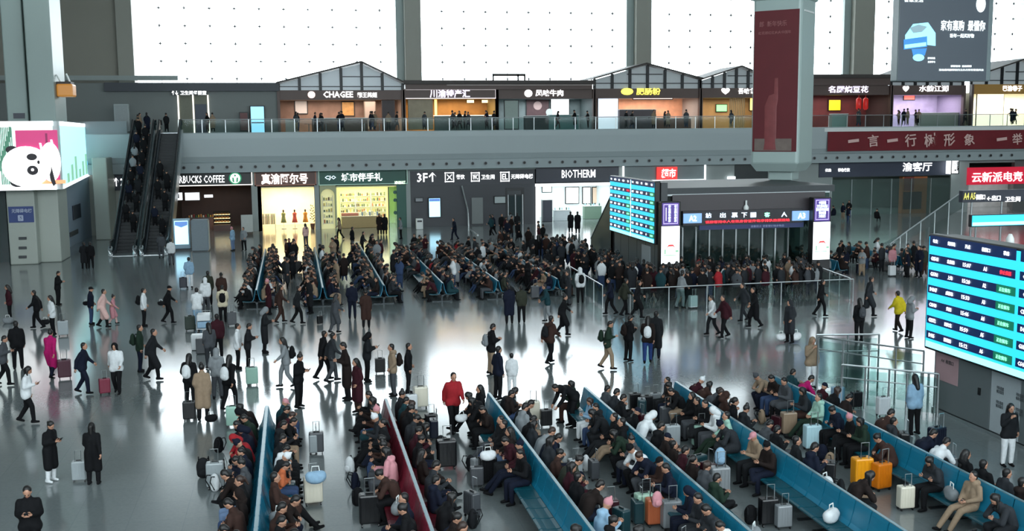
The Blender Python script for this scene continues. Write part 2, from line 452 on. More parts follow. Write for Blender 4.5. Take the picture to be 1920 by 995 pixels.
for u_, c_, l_ in ((553, '#c9584c', 'mannequin in a red dress in the bright shop window'), (573, '#d08a3c', 'mannequin in an orange dress by the right shop wall'), (532, '#8b8f5a', 'mannequin in an olive top left of the red one')):
    p = aty(u_, 420, FY + 1.6); mannequin(p.x, p.y, c_, l_)
a, b, c, d = fr(491, 395, 516, 414, FY + .9)
t = thing('clothes_rack', ((a + b) / 2, FY + .9, 0), 'low rack hung with dark and pale garments at the left of the bright shop', 'rack')
MB().tube([(a, FY + .9, 0), (a, FY + .9, 1.4), (b, FY + .9, 1.4), (b, FY + .9, 0)], .025, 6).build('rail', M_steel, t)
for k in range(9):
    xx = a + .1 + k * (b - a - .2) / 8
    MB().prism([(FY + .7, .5), (FY + 1.1, .5), (FY + 1.12, 1.2), (FY + .9, 1.38), (FY + .68, 1.2)], 'x', xx - .04, xx + .04).build('garment', mat('garment_%d' % (k % 4), ['#232026', '#c9c2bb', '#5b3d4a', '#3f4450'][k % 4], .85), t)
p = aty(586, 418, FY + .6)
t = thing('potted_plant', (p.x, p.y, 0), 'tall thin potted plant at the right edge of the bright yellow shop', 'plant')
MB().tube([(p.x, p.y, 0), (p.x, p.y, .5)], .2, 10, rs=[.15, .22]).build('pot', M_brown, t)
lf = MB()
for k in range(26):
    a_ = k * 2.4; z_ = .6 + k * .055; r_ = .28 - k * .004
    lf.add([(p.x, p.y, z_), (p.x + math.cos(a_) * r_, p.y + math.sin(a_) * r_, z_ + .12), (p.x + math.cos(a_ + .5) * r_ * .8, p.y + math.sin(a_ + .5) * r_ * .8, z_ + .2)], [(0, 1, 2)])
o = lf.build('foliage', mat('leaf_green', '#5d6b2a', .7), t); o['kind'] = 'stuff'
# green gift shop
M_gw = mat('gift_wall', '#d9dcae', .7, noise=.06)
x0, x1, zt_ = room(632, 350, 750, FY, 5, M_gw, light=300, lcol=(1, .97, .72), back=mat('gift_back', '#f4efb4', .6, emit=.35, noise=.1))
sign('teal green fascia sign reading CJO and four large white characters', FY - .1, (597, 318, 764, 346), M_green,
     [('CJO', (609, 329, 630, 338), T_cold, .03), ('城市伴手礼', (640, 324, 717, 340), T_white, .05), ('MINIMART', (740, 339, 760, 345), emis('lit_mint', '#e8ffe0', 1.3), .06)], rim=mat('mint_rim', '#9fc4b4', .4, emit=.25))
bx0, bx1, _, _ = fr(745, 400, 765, 432, FY)
structure(box('wall_green', bx0, bx1, FY - .05, FY + .4, 0, fr(745, 346, 765, 432, FY)[3], M_green))
M_arch = mat('arch_niche', '#a8ab86', .6)
ax0, ax1, _, _ = fr(600, 380, 631, 430, FY); az = fr(600, 352, 631, 430, FY)[3]
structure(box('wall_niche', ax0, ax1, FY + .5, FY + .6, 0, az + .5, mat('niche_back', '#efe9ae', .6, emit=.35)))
ring = MB(); n = 12; cx = (ax0 + ax1) / 2; rr = (ax1 - ax0) / 2 - .12; zc_ = az - rr - .1
pts = [(ax0, 0), (ax0, az + .3), (ax1, az + .3), (ax1, 0), (cx + rr, 0)] + [(cx + rr * math.cos(PI * k / n), zc_ + rr * math.sin(PI * k / n)) for k in range(n + 1)] + [(cx - rr, 0)]
structure(ring.prism(pts, 'y', FY, FY + .3).build('wall_arch', M_arch))
def shelf(x0, x1, y, zs, label, group, depth=.35, cols=None, per=8, backcol=None, hmax=.3):
    t = thing('shelf_unit', ((x0 + x1) / 2, y, zs[0] - .1), label, 'shelf')
    MB().box(x0 - .04, x0, y, y + depth, zs[0] - .1, zs[-1] + hmax + .1).box(x1, x1 + .04, y, y + depth, zs[0] - .1, zs[-1] + hmax + .1).build('side_panel', M_white, t)
    for z in zs:
        box('shelf_board', x0, x1, y, y + depth, z - .03, z, M_white, t)
    for z in zs:
        for k in range(per):
            c_ = cols[rnd.randrange(len(cols))]; xx = x0 + (k + .5) * (x1 - x0) / per; w = (x1 - x0) / per * .3; h = rnd.uniform(.5, 1) * hmax
            key = ('pk', c_, round(w, 2))
            if key not in TXT: TXT[key] = MB().rbox(-w, w, -.08, .08, 0, 1, .02).mesh('gift_box', mat('pack_' + c_, c_, .5))
            o = bpy.data.objects.new('gift_box', TXT[key]); COL.objects.link(o); o.location = (xx, y + depth / 2, z); o.scale = (1, 1, h)
            tag(o, group[1], 'box', group[0])
PK = ['#e8e0b8', '#8f9a6a', '#b6704a', '#3f5a4a', '#d8c070', '#f0ead8', '#5a4636']
shelf(ax0 + .3, ax1 - .3, FY + .32, [.5, 1.0, 1.5, 2.0, 2.5], 'shelf of gift boxes inside the lit arched niche', ('gift boxes in the arched niche', 'small gift box on a shelf of the arched niche'), .17, PK, 4, hmax=.32)
sx0, sx1, _, _ = fr(638, 380, 725, 430, FY + 4.4)
for k in range(3):
    w = (sx1 - sx0) / 3
    shelf(sx0 + k * w + .06, sx0 + (k + 1) * w - .06, FY + 4.4, [.6, 1.1, 1.6, 2.1, 2.6], ['left', 'middle', 'right'][k] + ' wall shelf of gift boxes at the back of the yellow lit gift shop', ('gift boxes on the gift shop wall', 'gift box on the back wall shelves of the green signed shop'), .35, PK, 8)
a, b, c, d = fr(641, 402, 708, 426, FY + .5)
t = thing('gift_counter', ((a + b) / 2, FY + .9, 0), 'long tan counter topped with pale displays in front of the gift shop', 'counter')
MB().rbox(a, b, FY + .5, FY + 1.3, 0, 1.0, .04).build('body', mat('tan_counter', '#a58e60', .6), t)
box('worktop', a - .05, b + .05, FY + .45, FY + 1.35, 1.0, 1.05, mat('counter_top', '#e9ddc0', .4), t)
a2, b2, _, _ = fr(640, 397, 672, 402, FY + .9)
MB().rbox(a2, b2, FY + .8, FY + 1.2, 1.05, 1.3, .04).build('display_tray', mat('rosewood', '#a86a5a', .5), t)
for k in range(8):
    xx = a + 1.6 + k * .22
    MB().rbox(xx - .08, xx + .08, FY + .8, FY + 1.0, 1.05, 1.3 + .08 * (k % 3), .02).build('display_card', mat('card_%d' % (k % 3), ['#f2efe2', '#7f93a8', '#dcd6b6'][k % 3], .5), t)
a, b, c, d = fr(728, 350, 750, 424, FY + .1)
t = thing('shop_window', ((a + b) / 2, FY + .1, 0), 'tall green tinted glass window with round stickers right of the gift shop', 'window')
box('frame', a, a + .08, FY + .1, FY + .2, 0, d, M_frame, t)
box('glass', a, b, FY + .13, FY + .15, 0, d, glass('green_glass', (.45, .62, .5), .1), t)
for z_ in (1.3, 2.4, 3.1): MB().disc(((a + b) / 2 + .1, FY + .12, z_), .16, t=.01).build('sticker', M_green, t)
wallpx(762, 316, 770, 436, M_wall, y=FY - .1)

# dark information wall with pictograms
DWL = wallpx(769, 317, 1003, 436, mat('dark_cladding', '#2b2f35', .4, noise=.06, scale=.7))
x0, x1, z0, z1 = fr(769, 318, 1003, 346, FY)
t = thing('wayfinding_sign', ((x0 + x1) / 2, FY - .03, z0), 'dark wall sign reading 3F with an up arrow and three white pictograms', 'sign')
box('board', x0 + .05, x1 - .05, FY - .03, FY, z0, z1, mat('wayfinding_board', '#34363d', .45), t)
for body, q in (('3F↑', (782, 323, 818, 341)), ('餐饮', (855, 327, 871, 336)), ('卫生间', (902, 327, 927, 336)), ('无障碍电梯', (958, 326, 999, 335))):
    a, b, c, d = fr(*q, FY); text(body, 1, T_white, t, ((a + b) / 2, FY - .06, (c + d) / 2), width=b - a, height=d - c, bold=.03)
for k, q in enumerate(((834, 323, 851, 341), (883, 323, 899, 340), (938, 322, 955, 340))):
    a, b, c, d = fr(*q, FY); w = .07
    MB().box(a, b, FY - .07, FY - .03, d - w, d).box(a, b, FY - .07, FY - .03, c, c + w).box(a, a + w, FY - .07, FY - .03, c, d).box(b - w, b, FY - .07, FY - .03, c, d).build('pictogram_frame', T_white, t)
    text('✕♿♿'[k] if k == 0 else ['', 'WC', 'EL'][k], 1, T_white, t, ((a + b) / 2, FY - .06, (c + d) / 2), width=(b - a) * .6, height=(d - c) * .6, bold=.03, name='pictogram')
def screen(label, q, y, face, depth=.12, m=M_black, extra=None, name='display_screen', rim=.08, cat='screen'):
    a, b, c, d = fr(*q, y)
    t = thing(name, ((a + b) / 2, y, c), label, cat)
    MB().rbox(a, b, y, y + depth, c, d, .03).build('frame', m, t)
    box('display', a + rim, b - rim, y - .02, y, c + rim, d - rim, face, t)
    if extra: extra(t, a, b, c, d, y)
    return t
L_cyan = emis('lit_cyan', '#b8ecff', 1.5)
def hdr(t, a, b, c, d, y):
    box('title_band', a + .1, b - .1, y - .03, y - .02, d - .35, d - .1, emis('title_blue', '#5f86c8', .8), t)
screen('tall glowing pale blue information screen on the dark wall', (803, 370, 827, 408), FY - .25, L_cyan, extra=hdr)
screen('grey closed metal door panel in the dark wall', (884, 370, 906, 420), FY - .06, mat('door_grey', '#707676', .5), .05, m=mat('door_rim', '#5d6363', .5), name='door_panel', cat='door', rim=.03)
screen('blank pale notice board right of the grey door', (926, 367, 949, 382), FY - .1, mat('notice_pale', '#a6b0b0', .5), .05, m=M_frame, name='notice_board', cat='board')
screen('small oval grey camera housing on the dark wall', (778, 370, 794, 379), FY - .2, mat('housing_grey', '#8f9296', .5), .15, m=M_dgrey, name='camera_housing', cat='camera')
a, b, c, d = fr(949, 352, 983, 425, FY - .08)
t = thing('lift_doors', ((a + b) / 2, FY - .08, 0), 'recessed glass lift doors with steel posts at the end of the dark wall', 'door')
box('surround', a, b, FY - .06, FY, 0, d, mat('lift_dark', '#14181b', .4), t)
w = (b - a) / 5
box('header', a + .1, b - .3, FY - .1, FY - .06, d - .6, d - .25, M_dgrey, t)
for k in range(2): box('door_leaf', a + .2 + k * w * 2, a + .2 + k * w * 2 + w * 1.7, FY - .1, FY - .06, 0, d - .7, mat('lift_glass', '#3a4648', .15, .3), t)
for k in range(3): box('post', a + .15 + k * w * 2, a + .22 + k * w * 2, FY - .14, FY - .06, 0, d - .6, M_steel, t)
pts = [aty(866, 348, FY - .4), aty(877, 393, FY - .5), aty(879, 428, FY - .6)]
pts.append(atz(896, 441, .9))
t = MB().tube(pts, .07, 8).build('handrail', mat('pale_rail', '#9aa0a0', .3, .5)); tag(t, 'bent pale steel handrail leaning across the dark wall', 'handrail')
p = atz(784, 428)
t = thing('litter_bin', (p.x, p.y - 1, 0), 'small white litter bin standing before the dark wall', 'bin')
MB().rbox(p.x - .3, p.x + .3, p.y - 1.2, p.y - .8, 0, .95, .05).build('body', M_white, t)
box('flap', p.x - .2, p.x + .2, p.y - 1.215, p.y - 1.2, .65, .8, M_dgrey, t)

# cosmetics shop
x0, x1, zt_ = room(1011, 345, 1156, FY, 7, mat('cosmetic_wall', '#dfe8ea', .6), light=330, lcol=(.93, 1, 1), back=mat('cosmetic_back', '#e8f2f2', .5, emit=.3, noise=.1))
sign('navy fascia sign with white lettering BIOTHERM', FY - .12, (1005, 312, 1160, 341), M_navy, [('BIOTHERM', (1053, 318, 1116, 333), T_white, .012)])
a, b, c, d = fr(1004, 343, 1160, 347, FY - .15)
t = thing('light_portal', ((a + b) / 2, FY - .15, 0), 'bright white light frame around the cosmetics shop entrance', 'light')
box('top_strip', a, b, FY - .2, FY - .02, c - .05, d, L_white, t)
a2, b2, _, _ = fr(1003, 345, 1011, 425, FY - .15)
box('side_strip', a2 + .1, b2, FY - .2, FY - .02, 0, c, L_white, t)
def disp(u0, v0, u1, y, h, m, label, cat='counter', name='display_counter', items=0):
    a, b, _, _ = fr(u0, v0, u1, v0 + 10, y)
    t = thing(name, ((a + b) / 2, y, 0), label, cat)
    MB().rbox(a, b, y, y + .7, 0, h, .03).build('body', m, t)
    MB().rbox(a - .03, b + .03, y - .03, y + .73, h, h + .05, .01).build('worktop', M_white, t)
    for k in range(items):
        xx = a + (k + .5) * (b - a) / items
        MB().tube([(xx, y + .3, h + .05), (xx, y + .3, h + .2), (xx, y + .3, h + .3)], .05, 7, rs=[.06, .06, .02]).build('bottle_display', mat('bottle_%d' % (k % 3), ['#9fc8d0', '#dfe9ea', '#2d5a4c'][k % 3], .3), t)
    return t
disp(1018, 400, 1036, FY + 1.5, 2.0, M_navy, 'tall navy product stand left inside the cosmetics shop', 'stand', 'product_stand')
disp(1040, 400, 1070, FY + 2.2, .95, mat('pale_counter', '#c2ccd0', .4), 'white round front counter with bottles in the cosmetics shop', items=7)
disp(1096, 400, 1128, FY + 3.2, 1.2, mat('sage_stand', '#6f8a78', .5), 'green planted stand towards the right of the cosmetics shop', 'stand', 'plant_stand', items=6)
for k, (u0, u1) in enumerate(((1060, 1086), (1092, 1108), (1110, 1124))):
    screen(['left lit wall cabinet with a dark frame', 'narrow middle lit wall cabinet with round marks', 'right beige lit wall cabinet'][k] + ' at the back of the cosmetics shop', (u0, 350, u1, 382), FY + 6.6, [L_white, L_white, mat('beige_lit', '#d8bfa8', .5, emit=.4)][k], .15, name='wall_cabinet', cat='cabinet')
screen('white lit wall light above the navy stand in the cosmetics shop', (1016, 347, 1035, 361), FY + 6.72, L_white, .1, name='wall_light', cat='light')

# lit framed window with the red supermarket sign
a, b, c, d = fr(1167, 306, 1323, 340, FY - .2)
t = thing('framed_window', ((a + b) / 2, FY - .2, c), 'wide window framed in bright white light above the cyan screen', 'window')
w = .14
MB().box(a, b, FY - .3, FY - .2, d - w, d).box(a, b, FY - .3, FY - .2, c, c + w).box(a, a + w, FY - .3, FY - .2, c, d).box(b - w, b, FY - .3, FY - .2, c, d).build('light_frame', L_white, t)
box('pane', a + w, b - w, FY - .22, FY - .2, c + w, d - w, mat('back_pane', '#6f7c7e', .3, noise=.2, scale=.5), t)
t = sign('glowing red square sign with two white characters', FY - .5, (1232, 313, 1270, 336), emis('sign_red', '#e0302c', 1.2), [('超市', (1240, 316, 1267, 333), T_white, .04)], depth=.15)
t = sign('dark recessed window pair above the gate roof', FY - .1, (1378, 304, 1440, 338), mat('dark_window', '#20292a', .2), [], depth=.1, name='wall_window', cat='window')
t = sign('small white lit box sign below the dark window', FY - .3, (1366, 331, 1379, 340), L_white, [], depth=.3, name='box_sign')
# lounge and right-hand shops
room(1540, 331, 1780, FY, 9, mat('lounge_wall', '#3c4644', .5), light=300, lcol=(.8, 1, .95), back=mat('lounge_back', '#4a5654', .5, noise=.2, scale=.5))
sign('long slate blue fascia sign reading in white characters above the dark lounge', FY - .1, (1536, 302, 1781, 330), mat('slate_board', '#363d4f', .45), [('渝客厅', (1692, 304, 1747, 321), T_white, .03), ('优选', (1547, 316, 1558, 322), T_white, .05), ('特色餐饮', (1571, 315, 1593, 322), T_white, .05)])
sign('slim vertical white lit sign standing out from the pillar', FY - .9, (1783, 297, 1798, 326), L_white, [('公寓', (1789, 301, 1797, 322), M_frame, .04)], rim=M_frame, depth=.8, rimt=.08)
a, b, c, d = fr(1691, 331, 1737, 435, FY + .3)
t = thing('orange_pillar', ((a + b) / 2, FY + .5, 0), 'orange lit timber pillar with a dark red panel inside the lounge front', 'pillar')
box('timber', a, b, FY + .3, FY + .9, 0, d, mat('orange_timber', '#b0602f', .5, noise=.15, scale=2), t)
box('red_panel', a + .15, a + (b - a) * .45, FY + .25, FY + .3, 2.2, d, mat('deep_red', '#7c2a1c', .5), t)
box('niche', a + .1, b - .6, FY + .22, FY + .3, .4, 2.1, mat('niche_dark', '#2a1512', .5), t)
gx0, gx1, _, gz = fr(1558, 335, 1780, 434, FY)
gl = thing('lounge_glass_front', ((gx0 + gx1) / 2, FY, 0), 'row of tall glass panes with thin posts closing the dark lounge', 'glass wall')
for k in range(6):
    w = (gx1 - gx0) / 6
    box('pane', gx0 + k * w + .04, gx0 + (k + 1) * w - .04, FY, FY + .02, 0, gz, glass('lounge_glass', (.7, .82, .8), .12), gl)
    box('post', gx0 + k * w - .03, gx0 + k * w + .03, FY - .05, FY + .05, 0, gz, M_steel, gl)
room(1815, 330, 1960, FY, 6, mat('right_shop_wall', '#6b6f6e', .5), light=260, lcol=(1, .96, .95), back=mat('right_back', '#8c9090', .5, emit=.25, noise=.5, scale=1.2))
sign('bright red fascia sign with glowing characters at the right edge', FY - .2, (1815, 313, 1960, 345), emis('sign_red_soft', '#c8203a', .55), [('云新派电竞', (1822, 322, 1917, 341), T_white, .03)])

# up-arrow sign by the escalator and shop kiosk totem
t = sign('navy sign with a white up arrow on the pale wall left of the escalators', FY - .25, (206, 326, 236, 357), M_navy, [('↑', (213, 333, 223, 349), T_white, .05), ('2', (226, 334, 231, 348), T_white, .04)], depth=.2, name='direction_sign')
for (u0, v0, u1, v1, nm, lb) in ((326, 410, 357, 470, 'information_kiosk', 'freestanding white kiosk with a glowing blue screen right of the escalators'),):
    p0, p1 = atz(u0, v1), atz(u1, v1); y = p0.y; h = aty((u0 + u1) / 2, v0, y).z
    t = thing(nm, ((p0.x + p1.x) / 2, y, 0), lb, 'kiosk')
    MB().rbox(p0.x, p1.x, y, y + .5, .12, h, .05).build('body', mat('kiosk_shell', '#8ea9b8', .4), t)
    box('base', p0.x - .1, p1.x + .1, y - .1, y + .6, 0, .12, M_dgrey, t)
    box('display', p0.x + .12, p1.x - .12, y - .02, y, .45, h - .15, L_cyan, t)
    w = p1.x - p0.x
    MB().prism([(p0.x + .15, h - .2), (p1.x - .15, h - .2), (p1.x - .15, h - .45), (p0.x + w / 2, h - .62), (p0.x + .15, h - .45)], 'y', y - .03, y - .02).build('title_band', emis('title_blue', '#5f86c8', .8), t)
p0, p1 = atz(360, 472), atz(400, 468); y = p0.y; h = 2.25
t = thing('grey_cabinet', ((p0.x + p1.x) / 2, y, 0), 'plain blue grey service cabinet beside the glowing kiosk', 'cabinet')
MB().rbox(p0.x, p1.x - .25, y, y + 1.4, .05, h, .04).build('body', mat('cabinet_grey', '#69757c', .5), t)
box('side_door', p1.x - .27, p1.x - .22, y + .1, y + 1.3, .1, h - .1, mat('cabinet_light', '#8b989d', .5), t)
box('plinth', p0.x + .05, p1.x - .3, y + .05, y + 1.35, 0, .05, M_dgrey, t)
p0, p1 = atz(452, 440), atz(473, 440); y = 90.5
a, b, c, d = fr(452, 408, 474, 432, y)
t = thing('menu_board', ((a + b) / 2, y, 0), 'white standing menu board in front of the coffee shop pillar', 'board')
MB().rbox(a, b, y, y + .08, .25, 1.7, .03).build('panel', mat('pale_board', '#a9aeaa', .5), t)
MB().box(a, a + .06, y, y + .5, 0, .3).box(b - .06, b, y, y + .5, 0, .3).build('feet', M_dgrey, t)
# ------------------------------------------------------------------ upper floor shops
M_roofd = mat('roof_dark', '#3a3431', .6, noise=.08)
M_brownr = mat('band_brown', '#55443f', .5, noise=.05)
M_gpanel = mat('gable_panel', '#ccd0d2', .5, noise=.05)
M_gtrans = mat('gable_membrane', '#dfe3e6', .6, noise=.04)
_nt = M_gtrans.node_tree; _tr = _nt.nodes.new('ShaderNodeBsdfTranslucent'); _tr.inputs[0].default_value = (.75, .78, .8, 1)
_mx = _nt.nodes.new('ShaderNodeMixShader'); _mx.inputs[0].default_value = .5
_nt.links.new(_nt.nodes['Principled BSDF'].outputs[0], _mx.inputs[1]); _nt.links.new(_tr.outputs[0], _mx.inputs[2]); _nt.links.new(_mx.outputs[0], _nt.nodes['Material Output'].inputs[0])
M_upwall = mat('upper_wall_warm', '#8b7c6c', .6, noise=.08)
# far-left grey wall and low dark fascia
x0, x1, z0, z1 = fr(104, 160, 522, 246, UY)
structure(box('wall_upper_left', x0 - 20, x1, UY, UY + .4, Z3, z1 + .2, mat('wall_upper_grey', '#6c7270', .55, noise=.06, scale=.5)))
a, b, c, d = fr(196, 155, 523, 171, UY - .4)
structure(box('trim_5', a, b, UY - .6, UY, c, d, mat('dark_trim', '#33383f', .5)))
a, b, c, d = fr(60, 140, 330, 149, UY - .4)
structure(box('trim_6', a - 10, b, UY + 1, UY + 1.6, c, d, M_wall))
t = sign('row of small white characters and arrows above the lit upper doorway', UY - .65, (322, 169, 388, 178), M_dgrey, [('↑↓', (322, 170, 334, 178), T_white, .05), ('卫生间母婴室', (338, 170, 387, 178), T_white, .04)], depth=.1)
a, b, c, d = fr(335, 178, 391, 246, UY - .1)
t = structure(thing('door_1', ((a + b) / 2, UY - .1, Z3), None, None))
box('opening', a, b, UY - .06, UY, Z3, d, mat('door_dim', '#6d6e60', .6), t)
for f in (0, .5, 1): box('light_jamb', a + f * (b - a) - .06, a + f * (b - a) + .06, UY - .12, UY - .04, Z3, d, L_line, t)
box('door_leaf', a + (b - a) * .55, b - .15, UY - .1, UY - .05, Z3, d - .8, mat('door_bluegrey', '#3d4450', .5), t)
screen('glowing light blue poster screen on the upper grey wall', (469, 198, 497, 250), UY - .6, emis('lit_sky', '#8fd0f0', 1.3), extra=lambda t, a, b, c, d, y: box('title_band', a + .1, b - .1, y - .03, y - .02, c + .9, c + 1.0, M_navy, t))
screen('dark red standing poster near the upper doorway', (449, 210, 466, 246), UY - 1, mat('poster_dullred', '#5a2c2c', .5), .08, name='poster', cat='poster')
screen('grey round-topped ticket machine behind the left escalator', (214, 195, 242, 246), UY - 3, mat('machine_grey', '#8d9494', .5), .5, m=mat('machine_shell', '#9aa2a2', .5), name='ticket_machine', cat='machine')

def upshop(u0, u1, vtop, label, sgn, signcol=M_brownr, lcol=(1, .85, .7), power=60, wallm=M_upwall, letm=None, seam=None, backm=None):
    """one upper shop: lit room with a sign band over its opening"""
    x0, x1, z0, z1 = fr(u0, vtop, u1, vtop + 18, UY)
    room(u0 + 2, vtop + 17, u1 - 2, UY, 4.5, wallm, light=power, lcol=lcol, z1=z0 + .05, v1=240, back=backm)
    t = sign(label, UY - .2, (u0 + 1, vtop, u1 - 1, vtop + 18), signcol, [(s[0], s[1], s[2] if len(s) > 2 else T_white, .05) for s in sgn], rim=seam)
    for x in (x0, x1): structure(box('wall_pier', x - .12, x + .12, UY - .4, UY, Z3, z1, M_brownr))
    return x0, x1, z0, z1
def gable(u0, u1, veave, upk, vpk, vband, label, n=6, pm=None):
    y = UY - .1
    a, b, c, d = fr(u0, veave, u1, vband, y)
    pk = aty(upk, vpk, y)
    t = thing('gable_roof', ((a + b) / 2, y, c), label, 'roof')
    def zr(x): return d + (pk.z - d) * (1 - (abs(x - pk.x) / ((b - pk.x) if x > pk.x else (pk.x - a))))
    tr = MB()
    for k in range(n + 1):
        x = a + (b - a) * k / n
        MB().box(x - .13, x + .13, y - .16, y, c, max(zr(x), c + .1)).build('post', M_frame, t)
        if k < n:
            xa, xb = x + .1, a + (b - a) * (k + 1) / n - .1
            zm = [(xa, c), (xb, c), (xb, zr(xb) - .08)] + ([(pk.x, pk.z - .1)] if xa < pk.x < xb else []) + [(xa, zr(xa) - .08)]
            MB().prism(zm, 'y', y + .03, y + .08).build('panel', pm or M_gpanel, t)
    zc2 = c + (d - c) * .55
    MB().box(a, b, y - .08, y - .02, zc2 - .04, zc2 + .04).build('crossbar', M_frame, t)
    MB().box(pk.x - (b - a) * .17, pk.x + (b - a) * .17, y - .08, y - .02, d + (pk.z - d) * .3, d + (pk.z - d) * .3 + .08).build('crossbar', M_frame, t)
    for (xa, za, xb, zb_) in ((a - .2, d - .05, pk.x, pk.z + .02), (pk.x, pk.z + .02, b + .2, d - .05)):
        MB().prism([(xa, za), (xb, zb_), (xb, zb_ + .14), (xa, za + .14)], 'y', y - .6, y + 4.8).build('roof_slope', M_roofd, t)
upshop(522, 755, 169, 'brown sign band with a round pink emblem and the word CHAGEE', [('CHAGEE', (606, 171, 662, 183)), ('霸王茶姬', (670, 173, 707, 183)), ('●', (577, 171, 591, 184), emis('lit_pink', '#ffe0d8', 1.6))], power=330, lcol=(1, .8, .68), wallm=mat('tea_wall', '#a58f7f', .6), backm=mat('tea_back', '#8f6f5c', .6, noise=.5, scale=1.3))
gable(522, 755, 156, 677, 118, 170, 'pointed gable frame over the tea shop, widest of the upper gables', 6, M_gtrans)
x0, x1, z0, z1 = fr(755, 151, 1112, 168, UY)
t = thing('flat_roof', ((x0 + x1) / 2, UY, z0), 'long flat dark roof over the two middle upper shops', 'roof')
box('roof_edge', x0, x1, UY - .8, UY + 4.8, z1 - .35, z1, M_roofd, t)
box('soffit_band', x0 + .2, x1 - .2, UY - .5, UY + 4.6, z0, z1 - .35, M_brownr, t)
box('light_line', x0 + 4, x1, UY - .56, UY - .5, z1 - .45, z1 - .4, mat('grey_line', '#a8a4a0', .5, emit=.2), t)
a, b, c, d = fr(923, 138, 985, 151, UY + 3)
t = thing('roof_frame', ((a + b) / 2, UY + 3, c - .15), 'low open dark frame on top of the flat roof', 'frame')
MB().box(a, b, UY + 2.9, UY + 3, d - .25, d).box(a, a + .15, UY + 2.9, UY + 3, c - .15, d).box(b - .15, b, UY + 2.9, UY + 3, c - .15, d).box(b - .8, b - .65, UY + 2.9, UY + 3, c - .15, d).build('frame', M_roofd, t)
upshop(757, 931, 167, 'brown sign band with white light outline reading in large violet white characters', [('川渝特产汇', (806, 168, 881, 183), emis('lit_violet', '#ece4ff', 1.8))], seam=mat('rim_lit', '#e8dfe0', .4, emit=.9), power=360, lcol=(1, .75, .45), wallm=mat('herb_wall', '#94804f', .6), backm=mat('herb_back', '#a9773a', .6, noise=.5, scale=1.0))
upshop(931, 1112, 167, 'brown sign band with a round badge and four white square characters', [('凤味牛肉', (1004, 168, 1056, 181)), ('●', (983, 168, 998, 182))], power=270, lcol=(.85, .95, 1), wallm=mat('noodle_wall', '#566262', .6), backm=mat('noodle_back', '#7a8484', .6, noise=.6, scale=.8))
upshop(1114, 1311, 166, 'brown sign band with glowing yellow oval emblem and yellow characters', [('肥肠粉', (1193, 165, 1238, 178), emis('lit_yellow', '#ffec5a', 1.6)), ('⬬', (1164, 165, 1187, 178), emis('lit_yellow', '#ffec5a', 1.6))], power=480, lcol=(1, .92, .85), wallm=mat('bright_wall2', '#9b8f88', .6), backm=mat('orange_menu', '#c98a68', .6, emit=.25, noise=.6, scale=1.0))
gable(1114, 1311, 148, 1209, 121, 166, 'grey panelled gable frame over the yellow signed upper shop')
upshop(1313, 1446, 165, 'brown sign band with a white lit word behind the hanging red poster pillar', [('吾味食堂', (1384, 165, 1425, 176)), ('♥', (1352, 165, 1368, 177))], power=330, lcol=(1, .85, .6), wallm=mat('wood_wall', '#8c7654', .6), backm=mat('wood_back', '#8d6d45', .6, noise=.4, scale=1.0))
gable(1313, 1446, 150, 1387, 126, 165, 'small gable frame left of the hanging red poster pillar')
upshop(1448, 1668, 160, 'brown sign band with five violet white square characters right of the hanging pillar', [('名厨烧豆花', (1553, 161, 1628, 174), emis('lit_violet', '#ece4ff', 1.8))], power=240, lcol=(1, .8, .8), wallm=mat('red_wall', '#4a3a38', .6), backm=mat('red_back', '#6a2c2a', .6, noise=.6, scale=.8))
x0, x1, z0, z1 = fr(1448, 140, 1668, 160, UY)
t = thing('flat_roof', ((x0 + x1) / 2, UY, z0), 'short flat dark roof right of the hanging pillar', 'roof')
box('roof_edge', x0, x1, UY - .8, UY + 4.8, z1 - .35, z1, M_roofd, t)
box('soffit_band', x0 + .2, x1 - .2, UY - .5, UY + 4.6, z0, z1 - .35, M_brownr, t)
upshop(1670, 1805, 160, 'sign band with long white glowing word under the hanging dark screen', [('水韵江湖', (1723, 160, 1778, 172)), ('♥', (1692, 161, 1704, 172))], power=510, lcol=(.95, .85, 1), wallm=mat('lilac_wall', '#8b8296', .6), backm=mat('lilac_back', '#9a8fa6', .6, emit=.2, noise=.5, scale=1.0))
gable(1670, 1805, 148, 1738, 122, 160, 'gable frame partly hidden behind the hanging dark screen')
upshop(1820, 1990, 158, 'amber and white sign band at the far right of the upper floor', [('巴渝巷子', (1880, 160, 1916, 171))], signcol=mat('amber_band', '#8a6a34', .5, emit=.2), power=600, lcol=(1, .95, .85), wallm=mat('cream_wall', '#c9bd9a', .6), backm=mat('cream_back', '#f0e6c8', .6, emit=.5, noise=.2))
gable(1820, 1990, 145, 1915, 113, 158, 'gable frame cut by the right edge of the picture')
# things standing inside the upper shops
def upitem(u0, v0, u1, m, label, cat, name, y=UY + .4, extra=None, group=None, depth=.6, vb=243):
    a, b, c, d = fr(u0, v0, u1, vb, y)
    t = thing(name, ((a + b) / 2, y, Z3), label, cat, group)
    MB().rbox(a, b, y, y + depth, Z3, d, .04).build('body', m, t)
    MB().rbox(a - .03, b + .03, y - .04, y + depth + .04, d, d + .06, .02).build('worktop', extra or M_white, t)
    return t
upitem(585, 222, 690, mat('tea_counter', '#5a4438', .5), 'long brown service counter in the tea shop', 'counter', 'counter')
upitem(815, 217, 926, mat('herb_counter', '#4a5a58', .5), 'grey green counter with lit top below the amber shelves', 'counter', 'counter', extra=L_line)
upitem(1028, 216, 1085, mat('aqua_counter', '#4f7a78', .5), 'aqua counter beside the white lit menu wall', 'counter', 'counter')
upitem(984, 218, 1030, M_blackb, 'black counter under the brown round mural', 'counter', 'counter')
upitem(1162, 206, 1230, mat('plum_counter', '#4c4448', .5), 'dark plum counter at the front of the yellow signed shop', 'counter', 'counter')
upitem(1232, 222, 1296, mat('clay_counter', '#6e4c3e', .5), 'reddish counter right in the yellow signed shop', 'counter', 'counter')
